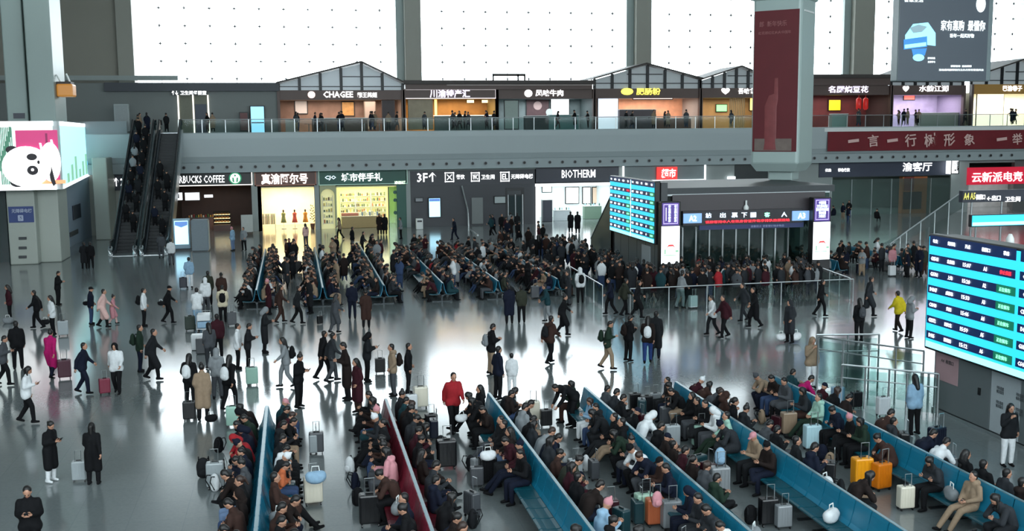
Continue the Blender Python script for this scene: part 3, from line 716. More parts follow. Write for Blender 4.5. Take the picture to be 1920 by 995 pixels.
upitem(1560, 214, 1590, mat('pale_round', '#8fa6a0', .5), 'pale rounded counter below the yellow menu', 'counter', 'counter')
upitem(1720, 212, 1797, mat('beige_screen', '#9b9a90', .5), 'beige partition counter under the hanging dark screen', 'counter', 'counter')
screen('pale menu panel at the left of the tea shop', (552, 188, 577, 214), UY + 4.2, mat('menu_pale', '#c9bdb4', .5, emit=.25), .1, name='menu_board', cat='sign')
screen('golden patterned panel in the middle of the tea shop', (640, 190, 665, 218), UY + 4.2, mat('gold_pattern', '#c08a4a', .5, emit=.35, noise=.6, scale=3), .1, name='pattern_panel', cat='panel')
screen('pale lit column in the tea shop right of the golden panel', (683, 187, 705, 243), UY + 3, mat('pale_pillar', '#b7a596', .5, emit=.1), .4, m=M_upwall, name='wall_panel', cat='panel')
screen('dark doorway at the right end of the tea shop', (716, 187, 741, 245), UY + .4, mat('dark_door', '#2c2022', .5), .1, m=M_brownr, name='doorway', cat='door')
upitem(535, 224, 560, mat('white_cab', '#a8a29a', .5), 'pale cabinet at the left of the tea shop front', 'cabinet', 'cabinet')
for k_, u_ in enumerate((568, 600, 630, 672, 700)):
    a, b, c, d = fr(u_, 228, u_ + 22, 240, UY - .3)
    t = thing('round_table', ((a + b) / 2, UY - .3, Z3), ['leftmost', 'second', 'middle', 'fourth', 'rightmost'][k_] + ' small dark table before the tea shop counter', 'table')
    MB().tube([((a + b) / 2, UY - .5, Z3 + .02), ((a + b) / 2, UY - .5, Z3 + .7)], .04, 8).tube([((a + b) / 2, UY - .5, Z3), ((a + b) / 2, UY - .5, Z3 + .03)], .25, 12).build('leg', M_steel, t)
    MB().tube([((a + b) / 2, UY - .5, Z3 + .7), ((a + b) / 2, UY - .5, Z3 + .74)], .4, 16).build('table_top', M_brownr, t)
screen('white lit menu wall in the middle upper shop', (1032, 183, 1068, 216), UY + 4.2, L_white, .1, name='menu_wall', cat='screen')
screen('pale vertical lit lamp panel at the left of the amber shop', (814, 186, 820, 216), UY + 4.22, emis('lit_amber', '#ffcf7a', 1.8), .1, name='wall_light', cat='lamp', rim=.03)
for k, u_ in enumerate((875, 903)):
    screen(['left', 'right'][k] + ' warm glowing wall lamp over the amber shelves', (u_, 187, u_ + 14, 193), UY + 4, L_warm, .2, name='wall_lamp', cat='lamp', rim=.02)
screen('white lit fridge front at the left of the yellow signed shop', (1120, 183, 1160, 243), UY + 1, mat('fridge_lit', '#dfe6f2', .5, emit=.9), .5, name='display_fridge', cat='fridge')
screen('white menu light bar in the yellow signed shop', (1186, 180, 1262, 187), UY + .6, emis('lit_rose', '#ffe6dc', 1.2), .1, name='menu_board', cat='sign')
screen('red brown mural with a round white face motif', (986, 184, 1030, 218), UY + 4.2, mat('mural_brown', '#5e4244', .6, noise=.5, scale=2), .08, name='mural', cat='mural')
t = WLOC
a, b, c, d = fr(1000, 190, 1016, 206, UY + 4.18)
o = MB().disc(((a + b) / 2, UY + 4.18, (c + d) / 2), .42, t=.05).build('round_plate', mat('pinkish_plate', '#c9a8a4', .6)); tag(o, 'pink round plate fixed over the brown mural', 'plate')
a, b, c, d = fr(1022, 202, 1038, 220, UY + 4.16)
o = MB().disc(((a + b) / 2, UY + 4.16, c + .5), .35, t=.05).build('round_plate', M_white); tag(o, 'white round plate beside the white menu wall', 'plate')
screen('small green lit screen inside the wooden shop', (1342, 195, 1364, 210), UY + 4.2, emis('lit_green', '#7ce08a', 1.1), .1)
screen('warm amber lamp box in the wooden shop', (1405, 180, 1418, 208), UY + 4.2, emis('lit_amber', '#ffcf7a', 1.8), .1, name='lamp_box', cat='lamp')
sl = thing('slat_screen', (aty(1383, 240, UY + .2).x, UY + .2, Z3), 'pale wooden slat screen at the front of the wooden shop', 'screen')
a, b, c, d = fr(1368, 178, 1398, 243, UY + .2)
for k in range(9): box('slat', a + k * (b - a) / 9, a + k * (b - a) / 9 + .08, UY + .2, UY + .28, Z3, d, mat('slat_wood', '#a08a68', .6), sl)
screen('yellow glowing menu in the dark red shop', (1553, 186, 1577, 208), UY + 4.2, emis('lit_yellow2', '#f0d020', 1.0), .1, name='menu_board', cat='sign')
for k, u_ in enumerate((1605, 1618)):
    a, b, c, d = fr(u_, 183, u_ + 10, 206, UY + .7)
    o = MB().tube([((a + b) / 2, UY + .7, c), ((a + b) / 2, UY + .7, c + .15), ((a + b) / 2, UY + .7, d - .15), ((a + b) / 2, UY + .7, d)], .25, 12, rs=[.1, .26, .26, .1]).tube([((a + b) / 2, UY + .7, d - .02), ((a + b) / 2, UY + .7, fr(1448, 160, 1668, 178, UY)[2] + .04)], .02, 5).build('lantern', emis('lantern_red', '#b0201c', .45), None, smooth=True)
    tag(o, ['left', 'right'][k] + ' of the two red lanterns in the dark red shop', 'lantern')
screen('red glowing characters sign in the lilac shop', (1694, 178, 1716, 188), UY + 4.2, emis('sign_red_glow', '#ff6a5a', 1.3), .1, name='neon_sign', cat='sign')
screen('large bright cream lit panel in the amber signed shop', (1830, 175, 1882, 243), UY + .5, emis('lit_cream', '#fff4d8', 1.3), .1, name='light_wall', cat='light')
screen('grey green metal double door between the middle upper shops', (945, 187, 973, 243), UY + .1, mat('door_sage', '#8a9892', .5), .1, m=M_frame, name='double_door', cat='door')
screen('beige stone panel wall left in the amber shop', (765, 186, 812, 243), UY + .2, mat('stone_beige', '#8f8570', .6, noise=.3, scale=1.5), .15, name='wall_panel', cat='panel', rim=.02)

# ------------------------------------------------------------------ red banner on the fascia
a, b, _, _ = fr(1553, 255, 1925, 255, SY - .3)
ztop, zbot = aty(1740, 245, SY - .3).z, aty(1740, 281, SY - .3).z
bn = thing('red_banner', ((a + b) / 2, SY - .3, zbot), 'long dark red banner with pale brush characters hung on the fascia', 'banner')
nb = MB(); N = 40
pts = [(a + (b + 3 - a) * k / N, SY - .22 + .03 * math.sin(k * 1.3)) for k in range(N + 1)]
nb.add([(x, y, zbot) for x, y in pts] + [(x, y, ztop) for x, y in pts] + [(x, y + .02, zbot) for x, y in pts] + [(x, y + .02, ztop) for x, y in pts],
       [(k, k + 1, N + 2 + k, N + 1 + k) for k in range(N)] + [(2 * N + 2 + k, 3 * N + 3 + k, 3 * N + 4 + k, 2 * N + 3 + k) for k in range(N)])
nb.build('cloth', mat('banner_cloth', '#6b101c', .7, noise=.25, scale=.6), bn, smooth=True)
for ch, uc, wd in zip('一言一行树形象一举', (1600, 1637, 1673, 1707, 1744, 1780, 1817, 1878, 1907), (24, 24, 24, 26, 28, 26, 24, 24, 24)):
    p = aty(uc, 264 - (uc - 1600) * .012, SY - .3); w = wd / 21.7
    o = text(ch, 1, mat('brush_white', '#c9a9a4', .7, emit=.06), bn, (p.x, SY - .34, p.z), width=w, height=(.28 if ch == '一' else w), bold=.035, name='character')
    o.rotation_euler = (PI / 2, R(-6), 0)
structure(box('trim_7', a - .3, b + 3, SY - .15, SY + .2, ztop, ztop + .35, M_white))
# ------------------------------------------------------------------ left column block with the wrap-around lit advert
def colbox(u0, u1, y, d, z0, z1, m, v=300):
    a, b = aty(u0, v, y).x, aty(u1, v, y).x
    return structure(MB().rbox(a, b, y, y + d, z0, z1, .08).build('column', m))
M_colg = mat('column_green_grey', '#8b9b97', .45, noise=.04, scale=.5)
M_colp = mat('column_pale', '#a3aaa2', .45, noise=.04, scale=.5)
colbox(15, 68, 74.3, 3, 0, 9.2, M_colp, 430)
colbox(70, 112, 75.2, 3, 0, 9.2, M_colp, 430)
colbox(6, 46, 75.2, 3, 9.2, 24.4, M_colg, 110)
colbox(49, 98, 74.6, 3.6, 9.2, 24.4, M_colg, 110)
structure(box('wall_dark_glass', XL, aty(14, 430, 76).x, 76, 76.3, 0, 6, mat('dark_teal_glass', '#1d3436', .25, noise=.2, scale=.6)))
YS = 72.6
zb_, zt_ = aty(60, 356, YS).z, aty(60, 227, YS).z
P1 = aty(113, 300, YS); P2 = atz(172, 327, zb_)
t = thing('wraparound_advert_screen', (P1.x - 3, YS, zb_), 'big glowing advert screen wrapped round the left column, with a panda head and bamboo', 'screen')
xl = aty(-90, 300, YS).x
dirv = (P2 - P1); dirv.z = 0; L2 = dirv.length; dirv.normalize(); nrm = Vector((dirv.y, -dirv.x, 0))
pl = [Vector((xl, YS, 0)), Vector((P1.x - .4, YS, 0)), Vector((P1.x - .1, YS + .1, 0)), Vector((P1.x, YS + .4, 0)), Vector((P2.x, P2.y, 0)), Vector((P2.x - 2.2, P2.y, 0)), Vector((P1.x - 2.6, YS + 2.4, 0)), Vector((xl, YS + 2.4, 0))]
MB().prism([(p.x, p.y) for p in pl], 'z', zb_, zt_).build('casing', mat('casing_white', '#c9d2d2', .4), t)
bamb = mat('bamboo_art', '#b9d8c6', .5, 0, 1.0, .0)
def face(x0, x1, z0, z1, m, nm, dy=.02):
    return box(nm, x0, x1, YS - dy - .01, YS - dy, z0, z1, m, t)
W = lambda u: aty(u, 300, YS).x
Z = lambda v: aty(60, v, YS).z
face(xl, P1.x - .35, Z(352), Z(232), emis('advert_pale', '#e6f2ee', 1.5), 'display')
box('light_edge', xl, P1.x - .3, YS - .08, YS, zt_ - .28, zt_, L_white, t)
box('light_edge', xl, P1.x - .3, YS - .08, YS, zb_, zb_ + .28, L_white, t)
for k in range(8):
    x = W(1) + k * (W(27) - W(1)) / 8
    MB().box(x, x + .07, YS - .06, YS - .03, Z(345), Z(238)).box(x - .1, x + .03, YS - .06, YS - .03, Z(320 - 9 * k), Z(300 - 9 * k)).build('bamboo_stalk', emis('bamboo_green', '#5f8f7c', .7), t)
face(W(32), W(111), Z(338), Z(244), emis('advert_magenta', '#b8356e', .9), 'magenta_field', .04)
face(W(88), W(92), Z(338), Z(250), emis('advert_magenta_dark', '#7c1c4c', .8), 'fold_line', .06)
face(W(75), W(121), Z(345), Z(338), emis('advert_orange', '#f0a070', 1.1), 'ledge', .06)
def pdisc(u, v, r, m, nm, dy, sx=1, sz=1):
    return MB().disc((W(u), YS - dy, Z(v)), r, t=.012, n=28, sx=sx, sz=sz).build(nm, m, t)
E_w = emis('advert_white', '#ffffff', 1.8); E_k = emis('advert_black', '#201820', .15)
pdisc(95, 304, .62, E_w, 'panda_body', .08, 1, 2.0)
MB().prism([(W(88), Z(295)), (W(95), Z(305)), (W(103), Z(345)), (W(98), Z(350)), (W(93), Z(338))], 'y', YS - .10, YS - .11).build('panda_arm', E_k, t)
pdisc(24, 280, .30, E_k, 'panda_ear', .10, 1.2, .8)
pdisc(31, 341, .34, E_k, 'panda_ear', .10, 1.3, .9)
pdisc(50, 312, 1.46, E_w, 'panda_face', .12, 1, .88)
pdisc(61, 294, .27, E_k, 'panda_eye', .14, 1.15, .8)
pdisc(61, 319, .3, E_k, 'panda_eye', .14, 1.1, 1)
pdisc(61, 318, .09, E_w, 'eye_glint', .16)
pdisc(73, 304, .10, E_k, 'panda_nose', .14, .8, 1.2)
for k, (u_, v_) in enumerate(((76, 268), (86, 276), (97, 262))):
    MB().prism([(W(u_), Z(v_)), (W(u_ + 4), Z(v_)), (W(u_ + 8), Z(v_ + 20)), (W(u_ + 3), Z(v_ + 22))], 'y', YS - .10, YS - .11).build('paper_flower', emis('advert_pinkwhite', '#ffe4f0', 1.4), t)
# side of the wrap-around screen: pale blue panel
def side(s0, s1, z0, z1, off):
    a = Vector((P1.x, YS + .4, 0)) + dirv * (s0 * L2) + nrm * off; b = Vector((P1.x, YS + .4, 0)) + dirv * (s1 * L2) + nrm * off
    c = nrm * .02
    return MB().prism([(a.x, a.y), (b.x, b.y), (b.x + c.x, b.y + c.y), (a.x + c.x, a.y + c.y)], 'z', z0, z1)
side(.0, .94, zb_ + .25, zt_ - .3, .01).build('side_display', emis('advert_cyan', '#a8e4ee', 1.3), t)
side(.0, .94, zt_ - .28, zt_ - .02, .02).build('light_edge', L_white, t)
side(.0, .94, zb_ + .02, zb_ + .22, .02).build('light_edge', L_white, t)
side(.78, .92, zb_ + .8, zt_ - .5, .04).build('blue_edge', emis('advert_blue', '#3aa0d0', 1.0), t)
for k in range(6): side(.1 + k * .12, .16 + k * .12, zb_ + .3, zb_ + .9 + .5 * (k % 3), .04).build('grass_art', emis('advert_grass', '#88c0a0', .9), t)
# side wall, post and signs behind the column block
xw = -16.6
structure(box('wall_side', xw - .4, xw, 79, FY, 0, 6.2, mat('blue_grey_wall', '#8fa2b4', .4, noise=.05, scale=.4)))
for (y_, z0_, z1_, lb, m_, nm) in ((86.5, 1.9, 3.0, 'small navy sign on the blue grey side wall under the advert screen', M_navy, 'wall_sign'), (85, .75, 1.1, 'grey louvre plate low on the blue grey side wall', M_dgrey, 'vent_plate')):
    o = MB().rbox(xw, xw + .08, y_, y_ + 3.0, z0_, z1_, .02).build(nm, m_); tag(o, lb, 'sign' if nm == 'wall_sign' else 'vent')
colbox(176, 204, 90, 3.5, 0, zb + .6, M_colp, 380)
t = sign('navy sign with white wheelchair symbol and small lettering on the left column', 74.25, (16, 387, 63, 417), mat('sign_blue', '#2a3f78', .45), [('无障碍电梯', (22, 391, 60, 399), mat('letter_pale', '#aab4cc', .5), .03), ('♿', (34, 403, 44, 414), mat('letter_pale', '#aab4cc', .5), .03)], depth=.08, name='wall_sign')
for k, v_ in enumerate((447, 465, 482)):
    a, b, c, d = fr(35, v_ - 3, 50, v_ + 2, 74.25)
    o = MB().rbox(a, b, 74.2, 74.28, c, d, .02).build('vent_plate', M_dgrey); tag(o, ['upper', 'middle', 'lowest'][k] + ' small grey slot plate on the left column', 'vent')
t = sign('small navy sign on the tall column above the advert screen', 75.1, (25, 212, 46, 222), M_navy, [], depth=.08, name='wall_sign')
a, b, c, d = fr(104, 157, 136, 181, 75)
a = aty(98, 110, 74.6).x + .05
t = thing('amber_light_box', ((a + b) / 2, 75, c), 'amber lit box lamp beside the tall left column', 'lamp')
MB().rbox(a, b, 75, 76.3, c, d, .1).build('box', emis('lit_amber_box', '#a8702c', .6), t)
box('cap', a, b - .1, 75.1, 76.2, d, d + .15, M_roofd, t)
for (q0, q1) in (((106, 140), (114, 154)), ((124, 138), (131, 154))):
    MB().tube([aty(*q0, 75.4), aty(*q1, 75.4)], .06, 6).build('rod', M_white, t)

# ------------------------------------------------------------------ escalators
M_trussd = mat('escalator_side', '#4a4f54', .35, .4, noise=.05)
M_step = mat('escalator_step', '#26292b', .5, .4, noise=.2, scale=20)
M_hand = mat('escalator_handrail', '#0c0d0f', .45)
M_eglass = glass('escalator_glass', (.35, .42, .44), .12)
EY0, EY1 = 79.3, SY - .8
def escalator(xc, label, wd=1.62):
    t = thing('escalator', (xc, EY0, 0), label, 'escalator', 'pair of escalators to the upper floor')
    run = [(EY0 - 1.6, 0), (EY0, 0.02), (EY1, Z3), (EY1 + 1.4, Z3)]
    for s in (-1, 1):
        x = xc + s * wd / 2
        MB().prism([(EY0 - 1.6, 0), (EY0 - 1.6, .25), (EY0 - .1, .3), (EY1 - .1, Z3 + .3), (EY1 + .9, Z3 + .3), (EY1 + .9, Z3 - 1.2), (EY1, Z3 - 1.2), (EY0 + 1.8, 0)], 'x', x - .12, x + .12).build('truss_side', M_steel if s > 0 else M_trussd, t)
        MB().prism([(EY0 - 1.5, .25), (EY0 - 1.7, .6), (EY0 - 1.4, .95), (EY0 - .2, 1.05), (EY1, Z3 + 1.05), (EY1 + 1.2, Z3 + 1.05), (EY1 + 1.2, Z3 + .3), (EY1 - .1, Z3 + .3), (EY0 - .1, .3)], 'x', x - .015, x + .015).build('balustrade', M_eglass, t)
        MB().tube([(x, EY0 - 1.4, .3), (x, EY0 - 1.75, .6), (x, EY0 - 1.4, 1.0), (x, EY0 - .2, 1.1), (x, EY1, Z3 + 1.1), (x, EY1 + 1.2, Z3 + 1.1), (x, EY1 + 1.35, Z3 + .7)], .07, 8).build('handrail', M_hand, t)
        MB().tube([(x - .02, EY0 - 1.62, .12), (x - .02, EY0 - 1.7, .2), (x - .02, EY0 - 1.72, .45), (x - .02, EY0 - 1.5, .6)], .16, 10).build('newel', M_steel, t)
    n = 38; st = MB()
    for k in range(n):
        y = EY0 + (EY1 - EY0) * k / n; z = Z3 * k / n
        st.box(xc - wd / 2 + .14, xc + wd / 2 - .14, y, y + (EY1 - EY0) / n + .02, z - .1, z + Z3 / n)
    o = st.build('step', M_step, t); o['kind'] = 'stuff'
    box('landing_plate', xc - wd / 2 + .1, xc + wd / 2 - .1, EY0 - 1.7, EY0, 0, .03, M_steel, t)
    box('landing_plate', xc - wd / 2 + .1, xc + wd / 2 - .1, EY1, EY1 + 1.6, Z3, Z3 + .04, M_steel, t)
    MB().prism([(EY0 + 1.8, .0), (EY1, Z3 - 1.2), (EY1, Z3 - .3), (EY0 + .3, 0)], 'x', xc - wd / 2 + .1, xc + wd / 2 - .1).build('underside', M_trussd, t)
    return t
ex0, ex1 = -11.75, -9.7
escalator(ex0, 'left of the two escalators, packed with riders in dark coats')
escalator(ex1, 'right of the two escalators, with fewer riders and open dark steps')
for k, (z_, col) in enumerate(((5.2, 'e1'), (7.1, 'e2'))):
    pass

# ------------------------------------------------------------------ LED departure boards
XS = 18.66
E_cy = emis('led_cyan', '#2fc4ea', 1.15); E_cyl = emis('led_cyan_pale', '#9fe6fa', 1.35)
M_led = emis('led_navy', '#0c2350', .55); E_lt = emis('led_white', '#f2fbff', 2.0)
E_gr = emis('led_green', '#0c6a50', .8); E_grt = emis('led_green_text', '#8ff0c0', 1.4); E_rd = emis('led_red', '#ff3040', 1.5)
def led_board(ya, zb0, h, label, far):
    """board on a wall facing -X; ya is the far end, text runs towards the camera"""
    L = 8.05
    t = thing('departure_board', (XS, ya - L / 2, zb0), label, 'screen', None)
    x = XS - .32
    MB().rbox(x, XS - .02, ya - L, ya, zb0, zb0 + h, .04).build('casing', M_black, t)
    n = 7; hd = .30; rowh = (h - .36 - .1) / 6.55
    box('display', x - .012, x, ya - L + .08, ya - .08, zb0 + .08, zb0 + h - .08, E_cy, t)
    box('footer_band', x - .02, x - .012, ya - L + .1, ya - .1, zb0 + .08, zb0 + .26, E_cyl, t)
    hdr = ['车次', '终到站', '开点', '检票口', '状态']
    cols = [(.42, .42), (1.2, .62), (1.95, .5), (2.75, .55), (3.6, .62)]
    rot = (PI / 2, 0, -PI / 2)
    dest = ['北京西', '上海', '成都东', '贵阳', '西安北', '昆明南', '广州南', '郑州东', '武汉', '涪陵北', '万州北', '长沙南']
    num = ['G8541', 'G3701', 'D1847', 'C6018', 'G2372', 'D935', 'G311', 'G52', 'C5736', 'D662', 'G1886', 'C6402']
    for half in (0, 1):
        y0 = ya - half * (L / 2)
        for r in range(n):
            zc_ = zb0 + h - .19 if r == 0 else zb0 + h - .30 - rowh * (r - .5) - .18
            hh = .15 if r == 0 else .115
            box('row_band', x - .022, x - .012, y0 - L / 2 + .06, y0 - .12, zc_ - hh, zc_ + hh, M_led, t)
            i = r - 1 + half * 6
            vals = hdr if r == 0 else [num[i], dest[i], '%02d:%02d' % (15 + i // 6, (i * 13 + 7) % 60), 'A%d' % (i % 6 + 1), '停止检票' if (i in (0,)) else '正在候车']
            for c, (off, w) in enumerate(cols):
                m_ = E_lt
                if c == 4 and r > 0:
                    m_ = E_rd if i == 0 else E_grt
                    if i: box('status_band', x - .026, x - .022, y0 - off - .42, y0 - off + .36, zc_ - .12, zc_ + .12, E_gr, t)
                text(vals[c], 1, m_, t, (x - .04, y0 - off, zc_), rot=rot, ext=.01, bold=.02, width=min(w * .85, sum(.115 if ord(q) > 255 else .07 for q in vals[c])), height=.115)
    if far: box('centre_line', x - .024, x - .012, ya - L / 2 - .03, ya - L / 2 + .03, zb0 + .08, zb0 + h - .08, E_lt, t)
    return t
led_board(28.27, 1.90, 3.44, 'huge cyan departure board at the right edge, nearest the camera', False)
led_board(60.7, 2.46, 3.30, 'far cyan departure board left of the gate with glowing text rows', True)
M_panel = mat('steel_panel', '#6d7577', .35, .3, noise=.06, scale=1.5)
M_panel2 = mat('white_panel', '#9ea7ab', .4, noise=.04)
nw = thing('information_wall', (XS + .3, 23, 0), 'grey panelled wall under the nearest departure board', 'wall')
ys = [28.2, atx(1853, 815, XS).y, atx(1908, 840, XS).y, 22.2, 19.6, 16.0]
for k in range(5):
    MB().rbox(XS, XS + .5, ys[k + 1] + .015, ys[k] - .015, .12, 1.88 if k != 9 else 2, .01).build('panel', M_panel2 if k == 1 else M_panel, nw)
box('core', XS + .05, XS + .55, 16, 28.2, 0, 5.3, M_dgrey, nw)
box('skirting', XS - .03, XS, 16, 28.2, 0, .1, M_steel, nw)
p0 = atx(1800, 705, XS)
MB().rbox(XS - .02, XS - .002, 27.0, 28.1, 1.0, 1.85, .005).build('poster', mat('pink_poster', '#a88a8e', .5, noise=.1, scale=2), nw)
text('A4  检票口', 1, M_dgrey, nw, (XS - .04, 27.5, 1.62), rot=(PI / 2, 0, -PI / 2), ext=.005, width=.6, height=.12)
for (yy, zz) in ((25.1, 1.35), (24.3, 1.35), (25.1, .95), (24.3, .95)):
    text('列车信息\n候车指引', 1, mat('ink_grey', '#3e4448', .5), nw, (XS - .02, yy, zz), rot=(PI / 2, 0, -PI / 2), ext=.005, width=.3, height=.2)
box('socket', XS - .03, XS, 25.95, 26.05, 1.0, 1.2, M_black, nw)
# far block that carries the far board, with its sloping stair side behind
q0, q1 = atx(1150, 357, XS), atx(1108, 447, XS)
fb = thing('stair_block', (XS + .3, 60, 0), 'dark panelled stair block behind the far departure board with sloping glass side', 'stair')
box('side_wall', XS, XS + .35, 52.6, 61.5, 0, 2.46, M_panel, fb)
for k in range(6): box('wall_joint', XS - .01, XS, 53.5 + k * 1.5, 53.54 + k * 1.5, .1, 2.4, M_dgrey, fb)
box('upper_wall', XS, XS + .35, 52.6, 60.8, 2.46, 5.7, M_dgrey, fb)
MB().prism([(60.8, 0), (60.8, 5.3), (q0.y, q0.z), (q1.y, max(q1.z, .2)), (q1.y, 0)], 'x', XS, XS + .12).build('sloping_side', mat('stair_side', '#3c4542', .3, .1, noise=.08, scale=.7), fb)
MB().tube([(XS, q0.y, q0.z), (XS, q1.y, max(q1.z, .2))], .05, 6).build('sloping_rail', M_steel, fb)
MB().rbox(XS - .04, XS, 54.2, 55.6, .9, 2.2, .01).build('notice', M_panel2, fb)
# ------------------------------------------------------------------ ticket gate A2 / A3
GY = 52.5
gx0, gx1 = XS + .4, aty(1560, 430, GY).x
g = thing('ticket_gate_hall', ((gx0 + gx1) / 2, GY + 4, 0), 'dark glass fronted ticket gate pavilion between two lit sign pillars', 'pavilion')
zr = aty(1400, 372, GY).z
box('roof', gx0 - .1, gx1 + .3, GY + .4, GY + 8.5, zr + .25, zr + .6, mat('gate_roof', '#2c3235', .5, noise=.1), g)
box('roof_edge', gx0, gx1, GY + .35, GY + .5, zr + .2, zr + .28, M_steel, g)
za, zb2 = aty(1400, 398, GY).z, aty(1400, 420, GY).z
box('fascia', gx0 + .3, gx1 - .3, GY + .3, GY + .6, za, zr + .25, mat('gate_fascia', '#3b3639', .45, noise=.06), g)
box('back_wall', gx0, gx1, GY + 8.2, GY + 8.5, 0, zr + .3, M_dgrey, g)
box('side_wall', gx1 - .1, gx1 + .1, GY + .6, GY + 8.2, 0, zr + .3, glass('gate_glass', (.55, .65, .63), .12), g)
for k in range(9):
    w = (gx1 - gx0 - 2.4) / 9; x = gx0 + 1.2 + k * w
    box('glass_door', x + .05, x + w - .05, GY + 1.2, GY + 1.24, 0, zb2 - .3, glass('gate_glass', (.55, .65, .63), .12), g)
    box('door_post', x - .04, x + .04, GY + 1.15, GY + 1.3, 0, zb2 - .2, M_steel, g)
for k in range(6):
    x = gx0 + 1.9 + k * 1.25
    tt = thing('ticket_barrier', (x, GY + 2.9, 0), 'grey ticket barrier in the row inside the gate pavilion', 'barrier', 'ticket barriers inside the gate')
    MB().rbox(x - .13, x + .13, GY + 2.2, GY + 3.8, 0, 1.0, .04).build('cabinet', M_steel, tt)
    box('reader', x - .1, x + .1, GY + 2.25, GY + 2.5, 1.0, 1.12, M_black, tt)
area('gate_light', ((gx0 + gx1) / 2, GY + 4.5, zr), (0, 0, 0), 7, 4, 220, (.8, 1, .98))
a, b, c, d = fr(1281, 397, 1505, 420, GY)
t = thing('gate_sign', ((a + b) / 2, GY, c), 'long overhead gate sign with blue A2 and A3 boxes and a red text line', 'sign')
box('board', a, b, GY + .02, GY + .3, c, d + .1, mat('gate_board', '#14151c', .4), t)
for body, q in (('A2', (1281, 400, 1315, 418)), ('A3', (1485, 395, 1519, 413))):
    a2, b2, c2, d2 = fr(*q, GY)
    box('number_box', a2, b2, GY - .06, GY + .02, c2, d2, emis('number_blue', '#7da4d6', .75), t)
    text(body, 1, T_white, t, ((a2 + b2) / 2, GY - .08, (c2 + d2) / 2), width=.42, height=.3, bold=.03)
for k, u_ in enumerate((1328, 1355, 1377, 1395, 1412, 1438, 1470)):
    p = aty(u_, 403.5 - (u_ - 1328) * .012, GY)
    text(['站', '出', '票', '下', '一', '客', '人'][k], 1, T_cold if k != 5 else emis('led_mint', '#9fe8c8', 1.4), t, (p.x, GY - .03, p.z), width=.32, height=.26, bold=.05)
a2, b2, c2, d2 = fr(1322, 412, 1480, 416, GY)
text('请旅客持本人有效身份证件有序排队检票进站', 1, E_rd, t, ((a2 + b2) / 2, GY - .03, (c2 + d2) / 2), width=b2 - a2, height=.15, bold=.02)
a2, b2, c2, d2 = fr(1310, 419, 1505, 428, GY + .2)
box('blue_strip', a2, b2, GY + .1, GY + .2, c2, d2, mat('strip_blue', '#1f2c58', .5, emit=.1), t)
p = aty(1440, 423.5, GY)
text('温馨提示 请看管好随身物品', 1, mat('letter_dim', '#8a93b8', .5, emit=.1), t, (p.x, GY + .07, p.z), width=1.9, height=.12)
for k, (u0, u1, v0, v1) in enumerate(((1239, 1276, 378, 494), (1524, 1558, 370, 486))):
    y = GY - .5
    a, b, c, d = fr(u0, v0, u1, v1, y); zm = aty(u0, v0 + 45, y).z
    t = thing('lit_sign_pillar', ((a + b) / 2, y, 0), ['left', 'right'][k] + ' lit pillar of the gate, violet notice above a glowing white poster', 'sign')
    MB().rbox(a, b, y, y + .5, 0, d, .03).build('casing', M_black, t)
    box('notice_panel', a + .06, b - .1, y - .03, y, zm, d - .06, emis('notice_violet', '#4a3580', .55), t)
    MB().box(a + .14, b - .18, y - .05, y - .03, d - .16, d - .12).box(a + .14, b - .18, y - .05, y - .03, zm + .08, zm + .12).box(a + .12, a + .15, y - .05, y - .03, zm + .08, d - .12).box(b - .2, b - .17, y - .05, y - .03, zm + .08, d - .12).build('notice_border', emis('notice_line', '#b8a8e0', .9), t)
    if k == 0:
        for j, xx in enumerate((.35, .62)): text('安\n全\n乘\n车\n提\n示', 1, T_cold, t, (a + (b - a) * (.42 + .3 * j), y - .05, (zm + d) / 2), width=.15, height=(d - zm) * .72, bold=.03)
        box('rule', a + .25, a + .28, y - .05, y - .03, zm + .25, d - .3, T_cold, t)
    else:
        text('中国铁路\n安全乘车提示\n请勿携带违禁品\n请勿吸烟\n文明出行', 1, T_cold, t, ((a + b) / 2 - .03, y - .05, (zm + d) / 2), width=(b - a) * .68, height=(d - zm) * .7, bold=.01)
    box('poster', a + .03, b - .06, y - .04, y, c, zm - .04, emis('poster_glow', '#f6fcff', 1.7), t)
    zc_ = c + (zm - c) * .68
    text('安全\n出行', 1, emis('poster_text', '#9fb8bc', 1.1), t, ((a + b) / 2, y - .06, zc_), width=.5, height=.4, bold=.01)
    cxp = (a + b) / 2
    MB().prism([(cxp - .25, c + .8), (cxp - .12, c + 1.0), (cxp + .12, c + 1.0), (cxp + .25, c + .8), (cxp + .12, c + .9), (cxp - .12, c + .9)], 'y', y - .06, y - .05).build('red_motif', emis('poster_red', '#c04040', 1.0), t)
    MB().box(cxp - .35, cxp - .28, y - .06, y - .05, c + .5, c + .75).box(cxp - .4, cxp + .3, y - .06, y - .05, c + .42, c + .46).box(cxp + .25, cxp + .42, y - .06, y - .05, c + .6, c + .7).build('green_motif', emis('poster_green', '#7fae8f', 1.0), t)
p = aty(1402, 385, GY)
t = thing('security_camera', (p.x, GY + .1, p.z - .2), 'small pale security camera hung at the middle of the gate fascia', 'camera')
MB().tube([(p.x, GY + .2, p.z + .25), (p.x, GY + .2, p.z)], .05, 8).build('bracket', M_white, t)
MB().tube([(p.x, GY + .2, p.z + .02), (p.x, GY + .2, p.z - .1), (p.x, GY + .2, p.z - .25), (p.x, GY + .2, p.z - .32)], .12, 12, rs=[.06, .14, .13, .05]).build('dome', M_white, t, smooth=True)
